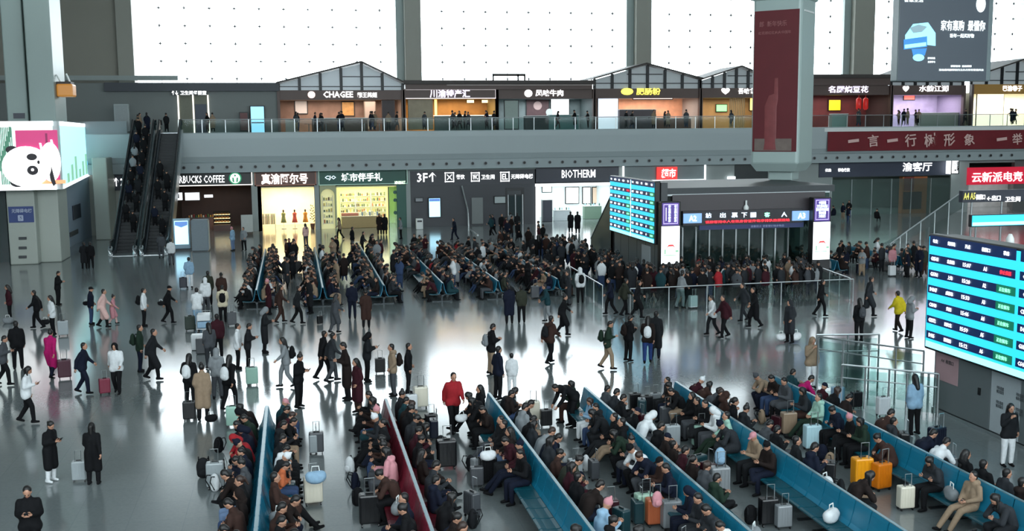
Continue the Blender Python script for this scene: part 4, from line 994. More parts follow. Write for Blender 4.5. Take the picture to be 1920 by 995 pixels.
# queue railing in front of the gate
def railing(label, pts, h, step=1.5, gl=True, nm='queue_railing', r=.03, mid=None):
    pts = [Vector((p[0], p[1], 0)) for p in pts]
    t = thing(nm, tuple(pts[0]), label, 'railing')
    MB().tube([p + Vector((0, 0, h)) for p in pts], r, 8).build('handrail', M_steel, t)
    if mid: MB().tube([p + Vector((0, 0, mid)) for p in pts], r * .7, 6).build('mid_rail', M_steel, t)
    for a, b in zip(pts, pts[1:]):
        n = max(1, round((b - a).length / step)); d = (b - a) / n
        for k in range(n + 1):
            p = a + d * k
            if k < n or b == pts[-1]: MB().tube([p, p + Vector((0, 0, h))], r, 8).build('post', M_steel, t)
            if k < n and gl:
                e = d.normalized(); nn = Vector((-e.y, e.x, 0)) * .008; s0, s1 = p + e * .06, p + d - e * .06
                MB().prism([(q.x, q.y) for q in (s0 - nn, s1 - nn, s1 + nn, s0 + nn)], 'z', .12, h - .12).build('glass_panel', M_rail, t)
    return t
railing('long low steel and glass railing in front of the gate queue', [(15.2, 46.98), (26.64, 47.18)], 1.1, 1.9)
railing('short steel and glass railing along the left side of the queue', [(14.55, 55.4), (14.25, 48.3)], 1.1, 1.8)
railing('right end queue railing turning back towards the gate', [(26.64, 47.5), (27.2, 51.6)], 1.1, 1.4)
railing('inner queue railing before the left lit pillar', [(18.4, 51.4), (20.2, 49.0)], 1.1, 1.5)
# security railings by the near information wall
railing('tall steel security railing, outer run beside the near information wall', [(16.6, 31.6), (18.6, 31.2)], 1.75, 1.0, mid=1.2)
railing('tall steel security railing slanting to the information wall', [(16.5, 31.3), (18.5, 28.5)], 1.75, .9, mid=1.35)
railing('lower steel gate run of the security railing with glass leaves', [(16.2, 29.2), (18.3, 27.4)], 1.3, .7, mid=.9)
for k in range(5):
    o = MB().tube([(17.6 + k * .22, 27.9 - k * .02, 0), (17.6 + k * .22, 27.9 - k * .02, 1.25)], .035, 8).build('bollard_post', M_steel)
    tag(o, 'thin steel post in the close row by the near information wall', 'post', 'row of thin steel posts')

# ------------------------------------------------------------------ tower with red poster above the gate
PYc = 57.5
dcam = Vector((aty(1490, 200, PYc).x, PYc, 0)).normalized(); left = Vector((-dcam.y, dcam.x, 0))
nf = (-dcam * math.cos(R(17)) + left * math.sin(R(17))).normalized()
rz = math.atan2(nf.y, nf.x) + PI / 2
c0 = aty(1488, 200, PYc); zb3 = aty(1490, 284, PYc).z; sw = 1.42
t = thing('poster_tower', (c0.x, PYc + 1.4, zb3 - 1.6), 'tall white tower hung above the gate with a dark red bottle poster', 'tower', rz=rz)
MB().rbox(-sw, sw, -sw, sw, .8, 24.3 - zb3 + 1.6, .18).build('shaft', mat('tower_white', '#9fb0ad', .4, noise=.04, scale=.4), t, local=True)
MB().rbox(-sw - .15, sw + .15, -sw - .15, sw + .15, 10.2, 24.3 - zb3 + 1.6, .2).build('upper_cladding', mat('tower_white', '#9fb0ad'), t, local=True)
MB().add([(-sw, -sw, .9), (sw, -sw, .9), (sw, sw, .9), (-sw, sw, .9), (-sw * .8, -sw * .8, .45), (sw * .8, -sw * .8, .45), (sw * .8, sw * .8, .45), (-sw * .8, sw * .8, .45)], [(0, 1, 5, 4), (1, 2, 6, 5), (2, 3, 7, 6), (3, 0, 4, 7), (4, 5, 6, 7)]).build('tapered_foot', mat('tower_white', '#9fb0ad'), t, local=True)
MB().rbox(-.55, .85, -.7, .7, aty(1400, 372, 52.5).z + .62 - (zb3 - 1.6), .5, .05).build('stub', mat('tower_white', '#9fb0ad'), t, local=True)
pz0, pz1 = 1.6, aty(1490, 18, PYc).z - zb3 + 1.6
MB().box(-sw + .12, sw - .12, -sw - .03, -sw, pz0, pz1).build('poster', mat('poster_red_dark', '#5c1820', .5, noise=.15, scale=.8), t, local=True)
bt = MB().tube([(-.25, -sw - .05, pz0 + .1), (-.25, -sw - .05, pz0 + .5), (-.25, -sw - .05, pz0 + 2.6), (-.1, -sw - .05, pz0 + 3.1), (.05, -sw - .05, pz0 + 3.3), (.05, -sw - .05, pz0 + 4.2)], .3, 12, rs=[.42, .36, .36, .3, .12, .1])
for i, v in enumerate(bt.v): bt.v[i] = (v[0], -sw - .04 + (v[1] + sw + .05) * .06, v[2])
bt.build('bottle_print', mat('bottle_print', '#7a3a3c', .5, noise=.3, scale=2), t, local=True)
for body, x, z, w, h in (('郎  新年快乐', -.2, pz1 - .75, 1.6, .32), ('红花郎红红火火中国年', -.1, pz1 - 1.25, 1.9, .18)):
    o = text(body, 1, mat('faded_print', '#8d5a5a', .5, emit=.05), None, (0, 0, 0), width=w, height=h, bold=.01, ext=.01)
    o.parent = t; o.location = (x, -sw - .05, z)
MB().box(-sw + .25, sw - .4, -sw - .05, -sw - .03, pz0 + .05, pz0 + .75).build('poster_base', mat('poster_base', '#6e625c', .5, noise=.3, scale=3), t, local=True)
MB().box(sw, sw + .03, -sw + .5, sw - .5, pz1 - .1, pz1 + .0).build('light_line', M_white, t, local=True)
# hanging dark LED screen
HY = 62.0
a, b, c, d = fr(1688, -200, 1856, 152, HY)
t = thing('hanging_screen', ((a + b) / 2, HY, c), 'large dark hanging screen with a glowing blue crystal box and white characters', 'screen')
d = 19.5
MB().rbox(a, b + .35, HY, HY + .8, c, d, .06).build('casing', mat('screen_case', '#6f7f82', .4), t)
box('display', a + .02, b, HY - .03, HY, c + .05, d - .05, emis('display_slate', '#343e48', .55), t)
for x in (a + 1, b - 1): MB().tube([(x, HY + .4, d), (x, HY + .4, 24.4)], .06, 6).build('suspension_rod', M_steel, t)
def hp(u, v): p = aty(u, v, HY - .05); return (p.x, p.z)
def hpoly(pts, m, nm, dy=.05): return MB().prism([hp(*q) for q in pts], 'y', HY - dy, HY - dy - .01).build(nm, m, t)
E_ice = emis('ice_blue', '#8fd8f4', 1.2); E_ice2 = emis('ice_deep', '#2c78b8', .9)
hpoly([(1697, 66), (1712, 45), (1740, 42), (1754, 62), (1754, 86), (1737, 84), (1737, 70), (1697, 76)], E_ice, 'crystal_lid')
hpoly([(1694, 74), (1738, 68), (1738, 88), (1694, 93)], E_ice2, 'crystal_box', .06)
hpoly([(1696, 84), (1736, 79), (1736, 86), (1696, 91)], E_ice, 'crystal_glow', .07)
hpoly([(1705, 52), (1722, 46), (1738, 50), (1728, 60), (1712, 62)], emis('ice_grey', '#7d9aa4', .7), 'crystal_ice', .07)
hpoly([(1709, 92), (1738, 90), (1734, 104), (1712, 105)], E_ice2, 'light_beam', .05)
MB().disc((hp(1722, 108)[0], HY - .06, hp(1722, 108)[1]), .4, t=.01, sz=.55).build('beam_disc', E_ice, t)
E_tx = emis('screen_text', '#e8f2f4', 1.3)
for body, q in (('家有惠购  最懂你', (1764, 38, 1847, 58)), ('新年一起买好物', (1781, 63, 1826, 71)), ('家电补贴', (1739, 107, 1753, 111)), ('立即参与', (1739, 114, 1753, 118)), ('详情咨询  活动规则', (1782, 122, 1821, 126)), ('活动最终解释权归主办方所有敬请关注', (1760, 129, 1844, 133)), ('智惠生活', (1695, -4, 1731, 4))):
    a2, b2, c2, d2 = fr(*q, HY - .05)
    text(body, 1, E_tx, t, ((a2 + b2) / 2, HY - .07, (c2 + d2) / 2), width=b2 - a2, height=d2 - c2, bold=.03)
pp = hp(1839, 8); MB().disc((pp[0], HY - .06, pp[1]), .42, t=.01, sx=.8, sz=1.2).build('drop_mark', E_tx, t)
# ------------------------------------------------------------------ right-hand gate signs A4 A5 and rails
a, b, c, d = fr(1805, 356, 1935, 378, 45)
t = thing('gate_sign', ((a + b) / 2, 45, c), 'dark overhead sign reading A4 A5 above the right hand cyan strip', 'sign')
MB().rbox(a, b + 1, 45, 45.3, c, d, .02).build('board', mat('gate_board2', '#1c2230', .4), t)
for body, q, m_ in (('A4 A5', (1806, 361, 1828, 374), emis('yellow_green', '#c8c060', .8)), ('检票口', (1829, 364, 1846, 374), T_white), ('←出口', (1850, 366, 1875, 376), T_white), ('卫生间', (1884, 368, 1912, 378), T_white)):
    a2, b2, c2, d2 = fr(*q, 45); text(body, 1, m_, t, ((a2 + b2) / 2, 44.96, (c2 + d2) / 2), width=b2 - a2, height=d2 - c2, bold=.03)
for x in (a + .6, a + 2.2): MB().tube([(x, 45.15, 0), (x, 45.15, c)], .05, 8).build('post', M_steel, t)
a, b, c, d = fr(1821, 401, 1935, 424, 40)
t = thing('led_strip_screen', ((a + b) / 2, 40, c), 'wide bright cyan strip screen under the A4 A5 sign', 'screen')
MB().rbox(a, b + 1, 40, 40.2, c, d, .02).build('casing', M_black, t)
box('display', a + .04, b + 1, 39.97, 40, c + .04, d - .04, E_cy, t)
box('pale_band', a + .04, b + 1, 39.95, 39.97, c + .06, c + .2, E_cyl, t)
for x in (a + .3, b + .5): MB().tube([(x, 40.1, 0), (x, 40.1, c)], .04, 8).build('post', M_steel, t)
p = aty(1894, 447, 30)
t = thing('dome_camera', (p.x, 30, 0), 'white dome camera on a slim pole above the near departure board', 'camera')
MB().tube([(p.x, 30, 0), (p.x, 30, p.z - .1)], .03, 8).build('pole', M_steel, t)
MB().tube([(p.x, 30, p.z + .15), (p.x, 30, p.z), (p.x, 30, p.z - .15), (p.x, 30, p.z - .25)], .1, 12, rs=[.05, .12, .13, .05]).build('dome', M_white, t, smooth=True)
# sloping glass stair rails behind, right of centre
for k, (ua, va, ub, vb, yy) in enumerate(((1700, 434, 1806, 358, 72), (1652, 470, 1700, 434, 70))):
    A, B = aty(ua, va, yy), aty(ub, vb, yy)
    t = thing('sloping_balustrade', (A.x, yy, 0), ['steep pale glass stair balustrade rising to the right towards the A4 sign', 'lower end of the glass stair balustrade near the waiting seats'][k], 'balustrade')
    MB().prism([(A.x, max(A.z - 1.3, 0)), (B.x, max(B.z - 1.3, 0)), (B.x, B.z), (A.x, A.z)], 'y', yy - .01, yy + .01).build('glass', glass('stair_glass', (.6, .66, .66), .2), t)
    MB().tube([A, B], .06, 8).build('handrail', M_steel, t)
    n = 4
    for j in range(n + 1):
        P = A.lerp(B, j / n); MB().tube([(P.x, yy, 0), (P.x, yy, P.z)], .05, 8).build('post', M_steel, t)

# ------------------------------------------------------------------ benches
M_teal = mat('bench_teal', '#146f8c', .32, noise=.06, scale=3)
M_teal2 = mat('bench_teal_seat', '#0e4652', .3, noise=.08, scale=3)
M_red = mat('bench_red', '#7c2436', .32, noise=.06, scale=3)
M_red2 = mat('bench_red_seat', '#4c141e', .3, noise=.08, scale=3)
M_beam = mat('bench_beam', '#3a4043', .35, .7, noise=.05)
M_cap = mat('bench_cap', '#6f8a92', .3, .3, noise=.05)
PITCH = .62
def back_mesh(m, name, w=PITCH):
    sec = [(.21, .43), (.155, .52), (.10, .72), (.065, .9), (.045, .965), (.025, .965), (.045, .9), (.075, .72), (.13, .5), (.19, .41)]
    return MB().prism([(y, z) for y, z in sec], 'x', -w / 2 + .02, w / 2 - .02).mesh(name, m)
def seat_mesh(m, name, w=PITCH):
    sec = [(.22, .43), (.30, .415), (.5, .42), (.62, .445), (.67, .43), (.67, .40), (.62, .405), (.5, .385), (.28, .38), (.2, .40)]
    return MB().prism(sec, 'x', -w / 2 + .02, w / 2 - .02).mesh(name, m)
def bench_proto(kind):
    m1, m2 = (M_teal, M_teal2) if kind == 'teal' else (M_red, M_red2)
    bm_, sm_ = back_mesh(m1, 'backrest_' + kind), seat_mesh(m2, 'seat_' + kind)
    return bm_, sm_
BM = {'teal': bench_proto('teal'), 'red': bench_proto('red')}
def bench_frame(L):
    f = MB().box(-L / 2, L / 2, -.06, .06, .30, .38)
    for x in (-L / 2 + .35, L / 2 - .35):
        f.box(x - .03, x + .03, -.55, .55, .32, .37).box(x - .04, x + .04, -.04, .04, 0, .32).box(x - .04, x + .04, -.5, .5, 0, .04)
    return f.mesh('frame', M_beam)
L5 = PITCH * 5
FR5 = bench_frame(L5)
CAP5 = MB().box(-L5 / 2, L5 / 2, -.035, .035, .955, .98).mesh('top_rail', M_cap)
far_cache = {}
def bench_unit(x, yc, kind, label, group, far=False):
    """five pairs of back-to-back seats; local x runs along the world Y axis"""
    o = thing('bench', (x, yc, 0), label, 'bench', group, rz=PI / 2)
    parts = [('frame', FR5, 0, 0), ('top_rail', CAP5, 0, 0)]
    bm_, sm_ = BM[kind]
    if far:
        if kind not in far_cache:
            def big(sec_fn, nm, mm): return sec_fn(mm, nm, L5)
            far_cache[kind] = (back_mesh(M_teal, 'backrest_far', L5), seat_mesh(M_teal2, 'seat_far', L5))
        bm_, sm_ = far_cache[kind]
    rng = [0] if far else [(k - 2) * PITCH for k in range(5)]
    for s in (0, PI):
        for xx in rng: parts += [('backrest', bm_, xx, s), ('seat', sm_, xx, s)]
    for nm, me, xx, s in parts:
        c = bpy.data.objects.new(nm, me); COL.objects.link(c); c.parent = o
        c.location = (xx, 0, 0); c.rotation_euler = (0, 0, s)
    return o
NEARX = [-.92, 2.36, 5.33, 8.2, 11.02, 14.2]; NY = 29.6
FARX = [-1.9, 1.24, 4.2, 7.1, 9.9, 12.95]; FYN = 52.0
RN = ['leftmost teal bench row', 'red bench row', 'teal bench row right of the red one', 'fourth bench row from the left', 'fifth bench row from the left', 'rightmost bench row']
FRN = ['far leftmost', 'far second', 'far third', 'far fourth', 'far fifth', 'far rightmost']
PN = ['far end', 'second', 'third', 'near end']
for i, x in enumerate(NEARX):
    kind = 'red' if i == 1 else 'teal'
    for k in range(4):
        bench_unit(x, NY - L5 * (k + .5), kind, 'back-to-back %s bench, %s section of the %s' % ('dark red' if i == 1 else 'teal', PN[k], RN[i]), 'near back-to-back benches')
OD = ['nearest', 'second', 'third', 'fourth', 'fifth', 'farthest']
for i, x in enumerate(FARX):
    for k in range(6):
        bench_unit(x, FYN + L5 * (k + .5), 'teal', 'teal bench, %s section of the %s row in the back waiting block' % (OD[k], FRN[i]), 'benches of the back waiting block', far=True)
for i, (x, y) in enumerate(((30, 56.5), (34.5, 57.5))):
    for k in range(2):
        bench_unit(x, y + L5 * k, 'teal', ['left', 'right'][i] + ' bench right of the gate, ' + ['front', 'back'][k] + ' section', 'benches right of the gate', far=True)
# ------------------------------------------------------------------ people: templates
def _sphere(n=12, k=7):
    v = [(0, 0, 1)]; q = []
    for j in range(1, k):
        t = PI * j / k
        v += [(math.sin(t) * math.cos(2 * PI * i / n), math.sin(t) * math.sin(2 * PI * i / n), math.cos(t)) for i in range(n)]
    v.append((0, 0, -1)); L = len(v) - 1
    for i in range(n):
        a = (i + 1) % n
        q.append((0, 1 + i, 1 + a)); q.append((L, L - n + a, L - n + i))
        for j in range(k - 2): q.append((1 + j * n + i, 1 + (j + 1) * n + i, 1 + (j + 1) * n + a, 1 + j * n + a))
    return v, q
SPH = _sphere()
def ball(bm, c, r, sc=(1, 1, 1), M=None, seg=12):
    m = Matrix.Translation(c) @ Matrix.Diagonal((r * sc[0], r * sc[1], r * sc[2], 1))
    if M: m = M @ m
    vs = [bm.verts.new(m @ Vector(p)) for p in SPH[0]]
    for q in SPH[1]: bm.faces.new([vs[i] for i in q])
def caps(bm, a, b, ra, rb):
    a, b = Vector(a), Vector(b)
    ball(bm, a, ra); ball(bm, b, rb)
    d = b - a
    if d.length > 1e-4:
        q = d.to_track_quat('Z', 'Y').to_matrix().to_4x4()
        bmesh.ops.create_cone(bm, cap_ends=True, segments=12, radius1=ra, radius2=rb, depth=d.length, matrix=Matrix.Translation((a + b) / 2) @ q)
def remeshed(bm, voxel, name, smooth=2):
    me = bpy.data.meshes.new(name); bm.to_mesh(me); bm.free()
    o = bpy.data.objects.new('tmp', me)
    md = o.modifiers.new('r', 'REMESH'); md.mode = 'VOXEL'; md.voxel_size = voxel
    out = evaluated_mesh(o); out.name = name
    bpy.data.meshes.remove(me)
    b2 = bmesh.new(); b2.from_mesh(out)
    for _ in range(smooth): bmesh.ops.smooth_vert(b2, verts=b2.verts, factor=.5, use_axis_x=True, use_axis_y=True, use_axis_z=True)
    b2.to_mesh(out); b2.free()
    out.polygons.foreach_set('use_smooth', [True] * len(out.polygons)); out.update()
    return out
def lerp(a, b, t): return tuple(a[i] + (b[i] - a[i]) * t for i in range(3))
# joints: pelvis, chest, neck, head, head pitch, then right / left shoulder elbow wrist, hip knee ankle, toe heading
def stand(lean=0.0, arms='down', legs='still', pitch=8):
    J = dict(pel=(0, 0, .95), che=(0, .02 + lean * .5, 1.25), nek=(0, .02 + lean, 1.44), hd=(0, .05 + lean * 1.2, 1.585), pitch=pitch)
    s = lambda x: (x * .165, .0 + lean * .9, 1.375)
    A = {'down': ((.215, .0, 1.12), (.22, .06, .87)), 'phone': ((.21, .02, 1.13), (.09, .27, 1.18)), 'pull': ((.22, -.10, 1.13), (.30, -.26, .93)),
         'fwd': ((.21, .12, 1.15), (.20, .30, 1.0)), 'back': ((.215, -.10, 1.14), (.22, -.14, .90)), 'up': ((.24, .10, 1.16), (.10, .22, 1.36)), 'pocket': ((.23, -.04, 1.13), (.19, .10, .96))}
    ar, al = arms if isinstance(arms, tuple) else (arms, arms)
    J['sh'] = (s(1), s(-1))
    J['el'] = (A[ar][0], tuple((-A[al][0][0],) + A[al][0][1:])); J['wr'] = (A[ar][1], tuple((-A[al][1][0],) + A[al][1][1:]))
    J['hip'] = ((.095, 0, .92), (-.095, 0, .92))
    if legs == 'still': J['kn'] = ((.11, .02, .5), (-.11, .01, .5)); J['an'] = ((.12, -.01, .09), (-.12, -.03, .09))
    elif legs == 'walk': J['kn'] = ((.10, .17, .53), (-.10, -.02, .49)); J['an'] = ((.10, .20, .10), (-.10, -.24, .14))
    elif legs == 'walk2': J['kn'] = ((.10, .02, .49), (-.10, .14, .54)); J['an'] = ((.10, -.20, .13), (-.10, .19, .10))
    elif legs == 'step': J['kn'] = ((.10, .12, .52), (-.10, .0, .49)); J['an'] = ((.10, .10, .10), (-.10, -.18, .11))
    J['heel'] = (0, 0)
    return J
def sit(lean=0.1, hands='lap', pitch=20, legs=0, slump=0):
    z = .565
    J = dict(pel=(0, .0, z), che=(0, lean * .45 - .02, z + .30), nek=(0, lean - .02, z + .50 - slump), hd=(0, lean * 1.25 + .02, z + .645 - slump * 1.2), pitch=pitch)
    J['sh'] = ((.18, lean * .9, z + .44 - slump), (-.18, lean * .9, z + .44 - slump))
    H = {'lap': ((.25, lean * .6 + .02, z + .2), (.10, .26 + lean * .4, z + .13)), 'phone': ((.24, lean * .7 + .05, z + .17), (.07, .32 + lean * .6, z + .26)),
         'knees': ((.25, .22 + lean * .6, z + .14), (.08, .46, z + .18)), 'cross': ((.25, lean * .6 + .05, z + .2), (-.08, .2 + lean * .6, z + .22)), 'side': ((.27, lean * .5, z + .18), (.26, .16, z + .02))}
    e, w = H[hands]
    J['el'] = (e, (-e[0],) + e[1:]); J['wr'] = (w, (-w[0],) + w[1:])
    J['hip'] = ((.095, .03, z - .02), (-.095, .03, z - .02))
    if legs == 0: J['kn'] = ((.13, .45, .53), (-.13, .45, .53)); J['an'] = ((.13, .46, .10), (-.13, .44, .10))
    elif legs == 1: J['kn'] = ((.12, .46, .50), (-.14, .45, .50)); J['an'] = ((.12, .82, .10), (-.14, .74, .10))
    elif legs == 2: J['kn'] = ((.10, .46, .60), (-.12, .45, .53)); J['an'] = ((-.14, .60, .42), (-.13, .44, .10))
    elif legs == 3: J['kn'] = ((.16, .44, .53), (-.16, .44, .53)); J['an'] = ((.12, .30, .10), (-.12, .30, .10))
    return J
def bend():
    J = stand(0, 'down', 'still', 55)
    J.update(pel=(0, -.10, .93), che=(0, .16, 1.12), nek=(0, .36, 1.20), hd=(0, .50, 1.19), pitch=60)
    J['sh'] = ((.18, .30, 1.17), (-.18, .30, 1.17)); J['el'] = ((.22, .36, .90), (-.22, .36, .90)); J['wr'] = ((.16, .50, .70), (-.16, .50, .70))
    J['hip'] = ((.095, -.08, .91), (-.095, -.08, .91)); J['kn'] = ((.11, .04, .5), (-.11, .04, .5))
    return J
POSES = {
 'stand': stand(arms=('down', 'pocket')), 'phone': stand(.03, 'phone', 'still', 32), 'walk': stand(.05, ('back', 'fwd'), 'walk', 6),
 'walk2': stand(.05, ('fwd', 'back'), 'walk2', 8), 'walkphone': stand(.05, ('phone', 'down'), 'walk', 30), 'pull': stand(.05, ('pull', 'fwd'), 'walk2', 8),
 'pullstand': stand(.0, ('pull', 'phone'), 'still', 25), 'push': stand(.08, 'fwd', 'step', 10), 'up': stand(0, ('up', 'pocket'), 'still', 10), 'bend': bend(),
 'sit_phone': sit(.10, 'phone', 38, 0), 'sit_lean': sit(.30, 'knees', 48, 3, .06), 'sit_back': sit(-.02, 'lap', 4, 1), 'sit_doze': sit(.16, 'cross', 60, 0, .04),
 'sit_legs': sit(.05, 'phone', 30, 2), 'sit_side': sit(.04, 'side', 10, 0)}
def headM(J): return Matrix.Translation(J['hd']) @ Matrix.Rotation(-R(J['pitch']), 4, 'X')
def body_bm(J, coarse=False):
    bm = bmesh.new(); H = headM(J)
    ball(bm, (0, 0, .015), 1, (.076, .094, .108), H, 16); ball(bm, (0, .03, -.055), 1, (.055, .06, .06), H)
    if not coarse:
        ball(bm, (0, .10, -.012), 1, (.016, .024, .026), H); ball(bm, (.078, -.005, 0), 1, (.012, .022, .03), H); ball(bm, (-.078, -.005, 0), 1, (.012, .022, .03), H)
    caps(bm, J['nek'], J['hd'], .06, .05); caps(bm, J['che'], J['nek'], .10, .065); caps(bm, J['pel'], J['che'], .10, .11)
    for i in (0, 1):
        caps(bm, J['che'], J['sh'][i], .08, .06); caps(bm, J['sh'][i], J['el'][i], .05, .04); caps(bm, J['el'][i], J['wr'][i], .04, .029)
        caps(bm, J['hip'][i], J['kn'][i], .08, .05); caps(bm, J['kn'][i], J['an'][i], .05, .035)
        d = (Vector(J['wr'][i]) - Vector(J['el'][i])).normalized(); w = Vector(J['wr'][i])
        caps(bm, w + d * .02, w + d * .075, .032, .030)
    return bm
def hand_prims(J):
    """five separate curled fingers on each palm"""
    mb = MB()
    for i in (0, 1):
        e, w = Vector(J['el'][i]), Vector(J['wr'][i]); d = (w - e).normalized()
        sd = -1 if i == 0 else 1
        inward = Vector((sd, 0, 0)); inward = (inward - d * inward.dot(d)).normalized(); nrm = d.cross(inward) * sd
        if nrm.z > 0 and abs(d.z) < .8: pass
        side = nrm.normalized(); curl = inward
        for k, L in enumerate((.062, .072, .068, .052)):
            b = w + d * .085 + side * (-.027 + k * .018)
            mb.tube([b, b + d * L * .5 + curl * .008, b + d * L * .85 + curl * .032, b + d * L * .8 + curl * .05], .009, 5, 0, True, [.0105, .0095, .0085, .006])
        b = w + d * .04 - side * .028
        mb.tube([b, b + d * .03 - side * .028 + curl * .012, b + d * .055 - side * .03 + curl * .03], .01, 5, 0, True, [.012, .0105, .007])
    return mb
def face_prims(J):
    mb = MB(); H = headM(J)
    for x in (-.03, .03): mb.box(x - .010, x + .010, .084, .092, .004, .013, 1, H)
    for x in (-.03, .03): mb.box(x - .014, x + .014, .088, .095, .022, .026, 1, H)
    mb.box(-.018, .018, .088, .098, -.056, -.050, 2, H)
    return mb
def top_bm(J, kind):
    bm = bmesh.new(); p, c, n = J['pel'], J['che'], J['nek']
    puff = 1.13 if kind == 'puffer' else 1.04
    for x in (-.06, .06):
        caps(bm, (p[0] + x, p[1], p[2] + .0), (c[0] + x, c[1], c[2]), .125 * puff, .13 * puff)
        caps(bm, (c[0] + x, c[1], c[2]), (n[0] + x * .8, n[1], n[2] - .08), .13 * puff, .09 * puff)
    caps(bm, lerp(J['sh'][0], J['sh'][1], .12), lerp(J['sh'][0], J['sh'][1], .88), .074, .074)
    caps(bm, lerp(n, c, .1), lerp(n, J['hd'], .18), .088, .082)
    for i in (0, 1):
        caps(bm, J['sh'][i], J['el'][i], .074 * puff, .064 * puff); caps(bm, J['el'][i], J['wr'][i], .062 * puff, .047 * puff)
        if kind == 'long':
            h, k = J['hip'][i], J['kn'][i]; e = lerp(h, k, 1.12 if p[2] > .8 else .9)
            caps(bm, h, e, .135, .125); caps(bm, lerp(h, k, .3), lerp(J['hip'][0], J['kn'][1], .9) if i else lerp(h, k, .8), .12, .12)
        elif p[2] > .8: caps(bm, J['pel'], lerp(J['hip'][i], J['kn'][i], .14), .14 * puff, .13 * puff)
    if kind == 'hood': ball(bm, (n[0], n[1] - .09, n[2] + .0), 1, (.11, .07, .08))
    return bm
def trou_bm(J):
    bm = bmesh.new(); caps(bm, J['hip'][0], J['hip'][1], .115, .115)
    for i in (0, 1): caps(bm, J['hip'][i], J['kn'][i], .108, .08); caps(bm, J['kn'][i], lerp(J['kn'][i], J['an'][i], .97), .08, .064)
    return bm
def shoe_mesh():
    bm = bmesh.new(); caps(bm, (0, -.05, -.035), (0, .13, -.045), .046, .038); caps(bm, (0, -.04, .0), (0, .02, -.02), .045, .045)
    for v in bm.verts: v.co.z = max(v.co.z, -.085)
    return remeshed(bm, .022, 'shoe', 1)
def hair_mesh(kind, pitch=0):
    bm = bmesh.new()
    if pitch and kind in ('long', 'pony'):
        dn = Matrix.Rotation(R(pitch), 3, 'X') @ Vector((0, 0, -1))
        ball(bm, (0, -.022, .036), 1, (.09, .101, .107), None, 16)
        if kind == 'long':
            o_ = Vector((0, -.085, .0)); caps(bm, o_, o_ + dn * .2, .06, .05)
            for x in (-.075, .075): caps(bm, (x, -.02, 0), Vector((x, -.02, 0)) + dn * .2, .03, .026)
        else: caps(bm, (0, -.12, .04), Vector((0, -.125, .04)) + dn * .18, .034, .024)
        return remeshed(bm, .018, 'hair', 1)
    if kind == 'short':
        ball(bm, (0, -.030, .042), 1, (.087, .096, .098), None, 16); ball(bm, (0, -.05, -.01), 1, (.078, .06, .085), None, 16)
    elif kind == 'long':
        ball(bm, (0, -.025, .034), 1, (.093, .103, .11), None, 16); caps(bm, (0, -.07, .0), (0, -.12, -.26), .08, .06)
        for x in (-.07, .07): caps(bm, (x, -.02, 0), (x, -.05, -.2), .035, .03)
    elif kind == 'pony':
        ball(bm, (0, -.022, .036), 1, (.088, .1, .106), None, 16); caps(bm, (0, -.12, .05), (0, -.17, -.12), .035, .025)
    elif kind == 'bun':
        ball(bm, (0, -.022, .036), 1, (.088, .1, .106), None, 16); ball(bm, (0, -.07, .14), .05)
    elif kind == 'hood':
        ball(bm, (0, -.03, .02), 1, (.112, .115, .13), None, 16); caps(bm, (0, -.05, -.05), (0, -.07, -.14), .1, .1)
    elif kind == 'beanie':
        ball(bm, (0, -.012, .05), 1, (.092, .104, .1), None, 16); ball(bm, (0, -.02, .165), .03)
    elif kind == 'cap':
        ball(bm, (0, -.012, .045), 1, (.09, .103, .085), None, 16); ball(bm, (0, .10, .045), 1, (.06, .06, .012))
    bm_cut = bm
    return remeshed(bm_cut, .016, {'hood': 'hood', 'beanie': 'hat', 'cap': 'cap'}.get(kind, 'hair'), 1)
M_skin = mat('skin', '#a87d66', .55, noise=.08, scale=20)
M_eye = mat('eye_dark', '#15100e', .3, noise=0); M_lip = mat('lip', '#7a3c34', .5, noise=0)
HAIR = {k: hair_mesh(k) for k in ('short', 'long', 'pony', 'bun', 'hood', 'beanie', 'cap')}
for m_ in HAIR.values(): m_.materials.append(M_black)
SHOE = shoe_mesh(); SHOE.materials.append(M_black)
TM = {}
def append_mb(me, mb):
    bm = bmesh.new(); bm.from_mesh(me)
    base = len(bm.verts); vs = [bm.verts.new(v) for v in mb.v]
    for f, mi in zip(mb.f, mb.m):
        fc = bm.faces.new([vs[i] for i in f]); fc.material_index = mi; fc.smooth = True
    bm.to_mesh(me); bm.free(); me.update()
def tmesh(pose, part):
    key = (pose, part)
    if key in TM: return TM[key]
    J = POSES[pose]
    if part == 'body':
        me = remeshed(body_bm(J), .021, 'body', 1)
        for m_ in (M_skin, M_eye, M_lip): me.materials.append(m_)
        append_mb(me, hand_prims(J)); append_mb(me, face_prims(J))
    elif part == 'trousers':
        me = remeshed(trou_bm(J), .03, 'trousers', 2); me.materials.append(M_black)
    else:
        me = remeshed(top_bm(J, part), .03, {'long': 'coat', 'puffer': 'puffer_jacket', 'hood': 'hooded_jacket'}.get(part, 'jacket'), 2); me.materials.append(M_black)
    TM[key] = me
    return me
CC = dict(black='#0b0c0f', charcoal='#17191c', grey='#3f4246', lightgrey='#787d80', white='#c9cdcf', cream='#c2b89f', beige='#84725f', brown='#33221d', navy='#0e1424', blue='#1f3260', brightblue='#1f3f9a', lightblue='#7f9db4',
          teal='#16343a', green='#1a2a20', olive='#2c2f26', mint='#8fb3a4', maroon='#300f18', red='#8d1f26', magenta='#9c1458', pink='#b98188', palepink='#c4a29c', yellow='#b7a51f', purple='#3f3366', orange='#a85a38', darkbrown='#1b1311', grey2='#26292d', jeans='#2f3f5c', palejeans='#5f7390')
CM = {k: mat('cloth_' + k, v, .85, noise=.18, scale=14, bump=.25, spec=.2) for k, v in CC.items()}
